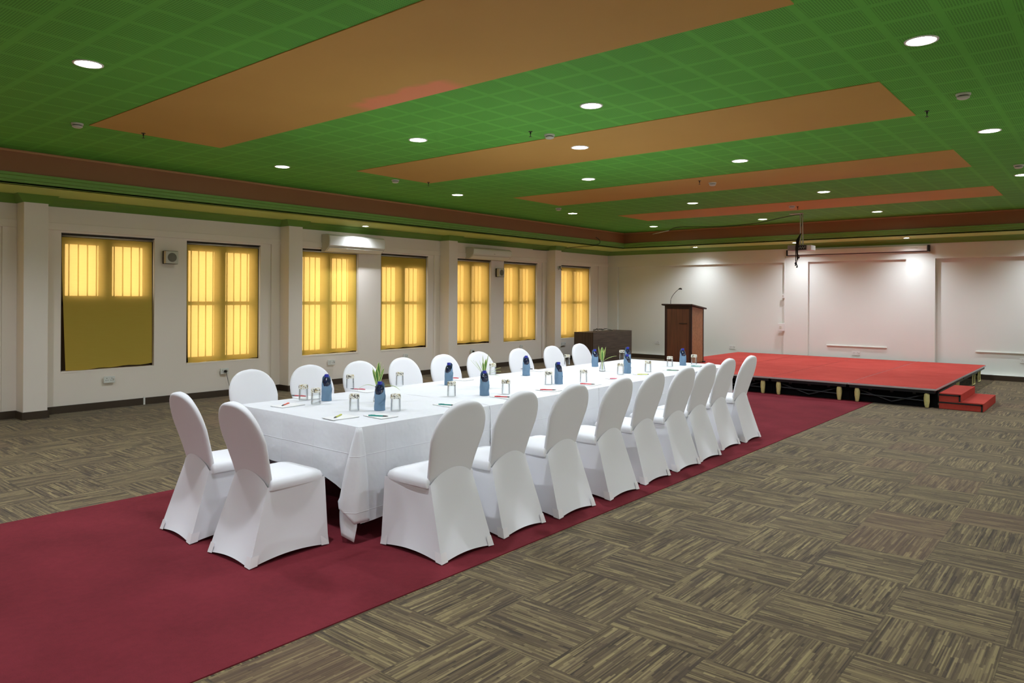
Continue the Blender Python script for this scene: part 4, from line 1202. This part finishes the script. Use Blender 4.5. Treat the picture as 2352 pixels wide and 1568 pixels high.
# ------------------------------------------------------------------ downlights, detectors, sprinklers
def make_light(r, power, label, loc, group, angle=142, blend=0.6):
    t = thing('downlight', label, 'ceiling light', loc, group=group)
    bm = bmesh.new(); lathe(bm, [(r + 0.014, 0.0), (r + 0.013, -0.005), (r, -0.006), (r * 0.97, -0.001)], 32, cap0=False, cap1=False)
    obj('trim_ring', bm, M['reflector'], t, smooth=True)
    bm = bmesh.new(); lathe(bm, [(r * 0.97, -0.001), (r * 0.7, -0.006), (r * 0.3, -0.010), (0.001, -0.011)], 32, cap0=False)
    obj('lens', bm, M['lens'], t, smooth=True)
    ld = bpy.data.lights.new('lamp', 'SPOT'); ld.energy = power; ld.color = LAMP_COLOR
    ld.spot_size = R(angle); ld.spot_blend = blend; ld.shadow_soft_size = r * 0.6
    lo = bpy.data.objects.new('lamp', ld); COL.objects.link(lo); lo.parent = t; lo.location = (0, 0, -0.02)
    return t
DX = [(-8.4, 'window-side'), (-5.81, 'table-side'), (-3.58, 'right of the table'), (-1.0, 'far right')]
DY = [2.1, 5.37, 8.65, 11.95, 15.25]
RN = ['nearest row', 'second row', 'third row', 'fourth row', 'farthest row']
CN = ['column by the windows', 'second column from the windows', 'third column from the windows', 'rightmost column']
base = None
for j, y in enumerate([-1.2] + DY):
    for i, (x, _) in enumerate(DX):
        row = 'row above and behind the camera' if j == 0 else RN[j - 1]
        lab = 'round ceiling downlight, %s, %s' % (row, CN[i])
        if base is None: base = make_light(0.088, DOWN_POWER, lab, (x, y, ZC), 'tray ceiling downlights')
        else: dup(base, (x, y, ZC), None, lab)
dup(base, (-4.65, 6.75, ZC - 0.006), None, 'only bright downlight set inside an orange ceiling strip')
s0 = None
for x, y, lab in ((-10.58, 8.49, 'small lit downlight in the yellow soffit above the first air conditioner'), (-8.15, 16.93, 'small soffit downlight above the lectern, leftmost on the back wall'),
                  (-5.69, 16.9, 'small soffit downlight half hidden behind the projector'), (-3.41, 16.93, 'small soffit downlight above the right end of the projection screen'),
                  (-1.0, 16.93, 'small soffit downlight just outside the right edge of the photo')):
    if s0 is None: s0 = make_light(0.055, SOFFIT_POWER, lab, (x, y, ZS), 'soffit downlights', 142, 1.0)
    else: dup(s0, (x, y, ZS), None, lab)

def make_detector():
    t = thing('smoke_detector', 'x', 'smoke detector', group='white round smoke detectors')
    bm = bmesh.new(); lathe(bm, [(0.055, 0.0), (0.055, -0.012), (0.050, -0.018)], 28, cap0=False, cap1=True); obj('base', bm, M['offwhite'], t, smooth=True, auto=40)
    bm = bmesh.new(); lathe(bm, [(0.040, -0.018), (0.040, -0.026)], 24, cap0=False, cap1=False); obj('vent', bm, M['darkslot'], t)
    bm = bmesh.new(); lathe(bm, [(0.048, -0.026), (0.046, -0.036), (0.030, -0.045), (0.002, -0.047)], 28, cap1=False); obj('cover', bm, M['offwhite'], t, smooth=True, auto=40)
    return t
d0 = make_detector()
DT = [(-7.9, 2.76, ZC, 'smoke detector at the left tip of the nearest orange strip'), (-0.99, 6.97, ZC, 'smoke detector at the far right between two downlights, nearest on that side'),
      (-4.55, 6.05, ZC, 'smoke detector on the near edge of the second orange strip'), (-8.05, 7.0, ZC, 'smoke detector by the left end of the second orange strip'),
      (-4.55, 10.0, ZC - 0.006, 'smoke detector on the third orange strip'), (-0.97, 11.05, ZC, 'smoke detector at the right edge of the photo'),
      (-8.13, 11.1, ZC, 'smoke detector by the left end of the third orange strip'), (-4.55, 13.35, ZC - 0.006, 'smoke detector on the farthest orange strip, above the projector')]
for k, (x, y, z, lab) in enumerate(DT):
    if k == 0: d0.location = (x, y, z); d0['label'] = lab
    else: dup(d0, (x, y, z), None, lab)
def make_sprinkler():
    t = thing('sprinkler', 'x', 'sprinkler', group='dark sprinkler heads')
    bm = bmesh.new(); lathe(bm, [(0.022, 0.0), (0.020, -0.004), (0.007, -0.005), (0.006, -0.028)], 14, cap0=False); obj('stem', bm, M['darkmetal'], t)
    bm = bmesh.new(); lathe(bm, [(0.003, -0.028), (0.003, -0.05), (0.015, -0.052), (0.015, -0.054)], 14); obj('deflector', bm, M['darkmetal'], t)
    return t
s1 = make_sprinkler()
for k, (x, y, z, lab) in enumerate([(-7.80, 3.35, ZC - 0.006, 'tiny sprinkler head on the left end of the nearest orange strip'), (-4.62, 5.82, ZC, 'tiny sprinkler head left of the smoke detector at the second strip'),
                                 (-1.33, 7.4, ZC, 'tiny sprinkler head at the right tip of the second orange strip'), (-4.62, 9.72, ZC - 0.006, 'tiny sprinkler head beside the detector on the third strip'),
                                 (-7.80, 7.42, ZC - 0.006, 'tiny sprinkler head at the left end of the second orange strip'), (-4.50, 13.5, ZC - 0.006, 'tiny sprinkler head beside the detector above the projector')]):
    if k == 0: s1.location = (x, y, z); s1['label'] = lab
    else: dup(s1, (x, y, z), None, lab)
